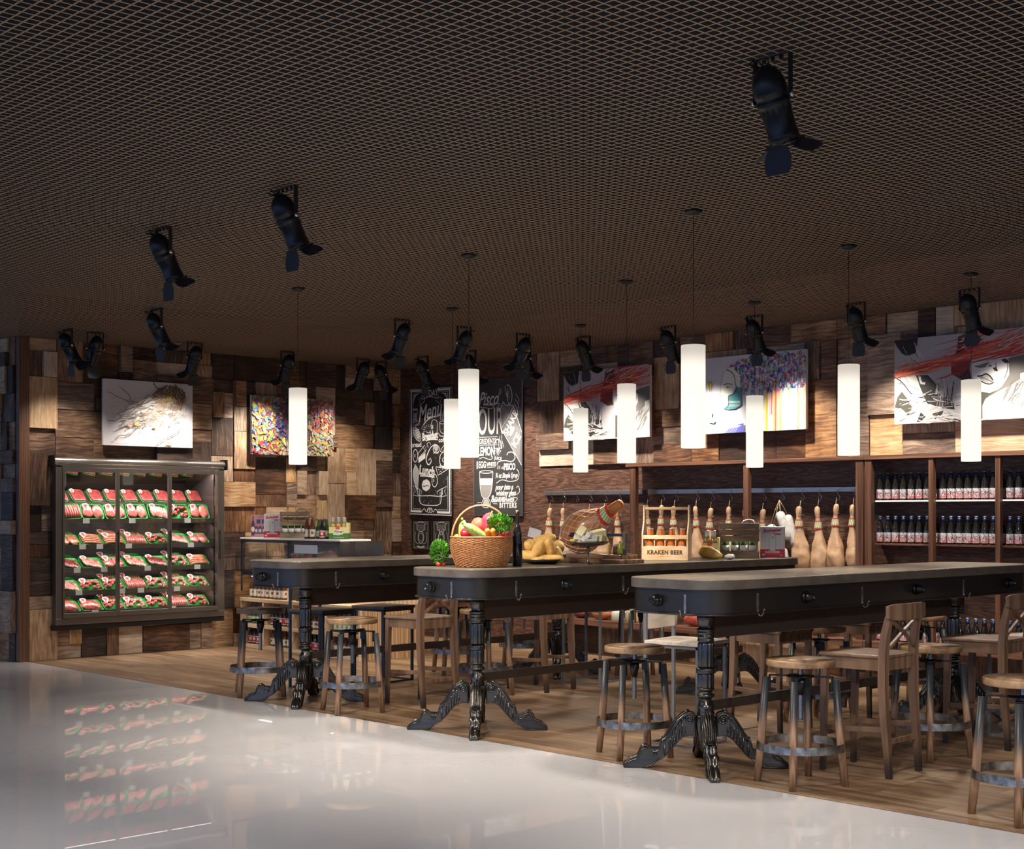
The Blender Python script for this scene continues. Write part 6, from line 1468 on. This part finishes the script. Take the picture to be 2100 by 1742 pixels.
def crate(label, loc, rz, W=.19, text=None):
    t = thing('bottle_crate', label, 'crate', loc, rz); b = MB(); wd_ = M['crate']; H = .285; D = .085
    for z0, z1 in ((0,.055),(.135,.18),(.187,.23),(.237,.285)): b.box(-W,W,-D,-D+.008,z0,z1); b.box(-W,W,D-.008,D,z0,z1)
    for s_ in (-1,1):
        for z0, z1 in ((0,.055),(.135,.18),(.187,.23),(.237,.285)): b.box(min(s_*W,s_*(W-.008)),max(s_*W,s_*(W-.008)),-D+.009,D-.009,z0,z1)
        for y in (-D+.016,D-.016): b.box(s_*(W-.016)-.006,s_*(W-.016)+.006,y-.006,y+.006,.001,.284)
    b.box(-W+.009,W-.009,-D+.009,D-.009,.001,.009); b.build('crate_body', wd_, t, bev=.001)
    b = MB(); b.tube([(.02,0,.285),(.035,0,.305),(.07,0,.315),(.11,0,.31),(.13,0,.285)], .004, 6); b.build('rope_handle', M['white'] if not text else M['greymetal'], t)
    for k in range(4):
        g = MB(); x = -W+.05+k*(2*W-.1)/3; g.lathe([(0,.0095),(.029,.0095),(.03,.015),(.03,.15),(0,.16)], 18, ax=(x,-.042)); go = g.build('bottle', M['green'], t)
        g = MB(); g.lathe([(.0306,.06),(.0306,.105)], 18, ax=(x,-.042)); g.build('paper_label', M['white'], go)
    if text:
        a = MB(); letters(a, text, 0, .21, .30*W, (.04,.03,.02), -D-.0012, sx=.8, off=.002); stroke(a, [(-W*.85,.178),(W*.85,.178),(W*.85,.242),(-W*.85,.242),(-W*.85,.178)], .003, (.05,.035,.02), -D-.001); a.build('lettering', M['paint'], t)
    return t
M['crate'] = woodmat('crate_board', (.14,.09,.055), (.33,.23,.15), .6, axis=0, sc=6, tight=14)
def beerbox(label, loc, rz, W=.12, H=.255):
    t = thing('beer_box', label, 'box', loc, rz); b = MB(); b.box(-W,W,0,.14,0,H); b.build('carton', pmat('white_carton', (.74,.73,.76), .5), t, bev=.001)
    a = MB(); poly(a, [(-W,0.001),(W,0.001),(W,.07),(-W,.07)], (.55,.04,.06), -.0008)
    poly(a, [(-.022,.055),(-.03,.1),(-.03,.16),(-.018,.205),(0,.215),(.018,.205),(.03,.16),(.03,.1),(.022,.055)], (.55,.54,.55), -.0012); poly(a, [(-.018,.06),(-.024,.1),(-.024,.15),(-.014,.195),(0,.203),(.014,.195),(.022,.15),(.022,.1),(.016,.06)], (.76,.76,.78), -.0016); poly(a, [(-.005,.165),(0,.155),(.006,.17),(0,.182)], (.6,.05,.06), -.002)
    letters(a, 'Budweiser', -.004, .225, .40*W, (.6,.03,.05), -.0012, sx=.88, shear=.35, off=.0015, rot=.08); letters(a, 'Budvar', .35*W, .195, .24*W, (.6,.03,.05), -.0012, shear=.35, off=.001)
    letters(a, 'BUDWEISER', 0, .045, .022, (.78,.76,.76), -.0012, off=.001); letters(a, '4x', -W*.75, .025, .026, (.78,.76,.76), -.0012, off=.001); letters(a, '440', W*.72, .018, .018, (.78,.76,.76), -.0012)
    a.build('printed_label', M['paint'], t)
    return t
sixpack('yellow-green beer pack half hidden left of the slatted crate on the middle table', (9.2,7.36,ZT), math.radians(-56), 2)
crate('brown slatted crate of bottles with a white rope handle on the middle table', (9.47,7.28,ZT), math.radians(-56), .16)
beerbox('white and red beer box at the far right end of the middle table', (9.68,7.1,ZT), math.radians(-55), .1)
# on the deli counter
ZD = 1.2155
def oy(px): return onX(px, 8.86)
t = thing('beer_box', 'wide pink-purple beer carton at the left end of the deli counter', 'box', (8.88, 13.42, ZD), math.radians(-38)); W = .128
b = MB(); b.box(-W,W,0,.14,0,.25); b.build('carton', pmat('mauve_carton', (.42,.2,.22), .5), t, bev=.001)
a = MB(); poly(a, [(-W,.001),(W,.001),(W,.1),(-W,.12)], (.45,.24,.24), -.0006)
for k in range(5):
    x = -.07+k*.042; poly(a, [(x-.019,.04),(x+.019,.04),(x+.019,.11),(x+.008,.125),(x-.008,.125),(x-.019,.11)], (.06,.04,.12), -.001); poly(a, arc(x,.075,.014,.02,n=12)[:12], (.65,.5,.4), -.0014)
for k in range(3): x = -.045+k*.057; poly(a, [(x-.021,.155),(x+.021,.155),(x+.021,.2),(x-.021,.2)], (.04,.06,.16), -.001)
poly(a, [(p-(-.1375)+-.105,q) for p,q in [(-.155,.02),(-.12,.02),(-.12,.15),(-.131,.19),(-.131,.235),(-.144,.235),(-.144,.19),(-.155,.15)]], (.07,.03,.07), -.0018); poly(a, arc(-.105,.09,.018,.03,n=12)[:12], (.7,.6,.5), -.0022); stroke(a, smooth([(-.05,.225),(0,.235),(.05,.225),(.1,.235)],4), .005, (.3,.08,.12), -.001)
a.build('printed_label', M['paint'], t)
beerbox('white and red beer box on the deli counter', (8.84, 13.17, ZD), math.radians(-37), .092, .262)
crate('branded brown slatted crate of bottles on the deli counter', (8.92, 12.86, ZD), math.radians(-37), .155, 'Pilsner Urquell')
for k, (px, x, p, l) in enumerate(((631,8.765,'a','left one of two dark beer bottles before the counter crate'),(642,8.765,'a','right one of two dark beer bottles before the counter crate'),(655,8.83,'g','green bottle right of the crate on the counter'),(662,8.78,'r','bottle with red label right of the crate'),(671,8.84,'y','yellow-topped bottle beside the counter six-pack'))):
    B_ = {'a':SB['white-labelled amber bottle'],'g':SB['green bottle'],'r':SB['red-labelled dark bottle'],'y':SB['green bottle']}[p]
    B_.put((x, onX(px, x), ZD), 1.0*k, l, None)
sixpack('yellow and green beer six-pack at the right end of the deli counter', (8.9, 12.02, ZD), math.radians(-44), 3)
bpy.context.view_layer.update()
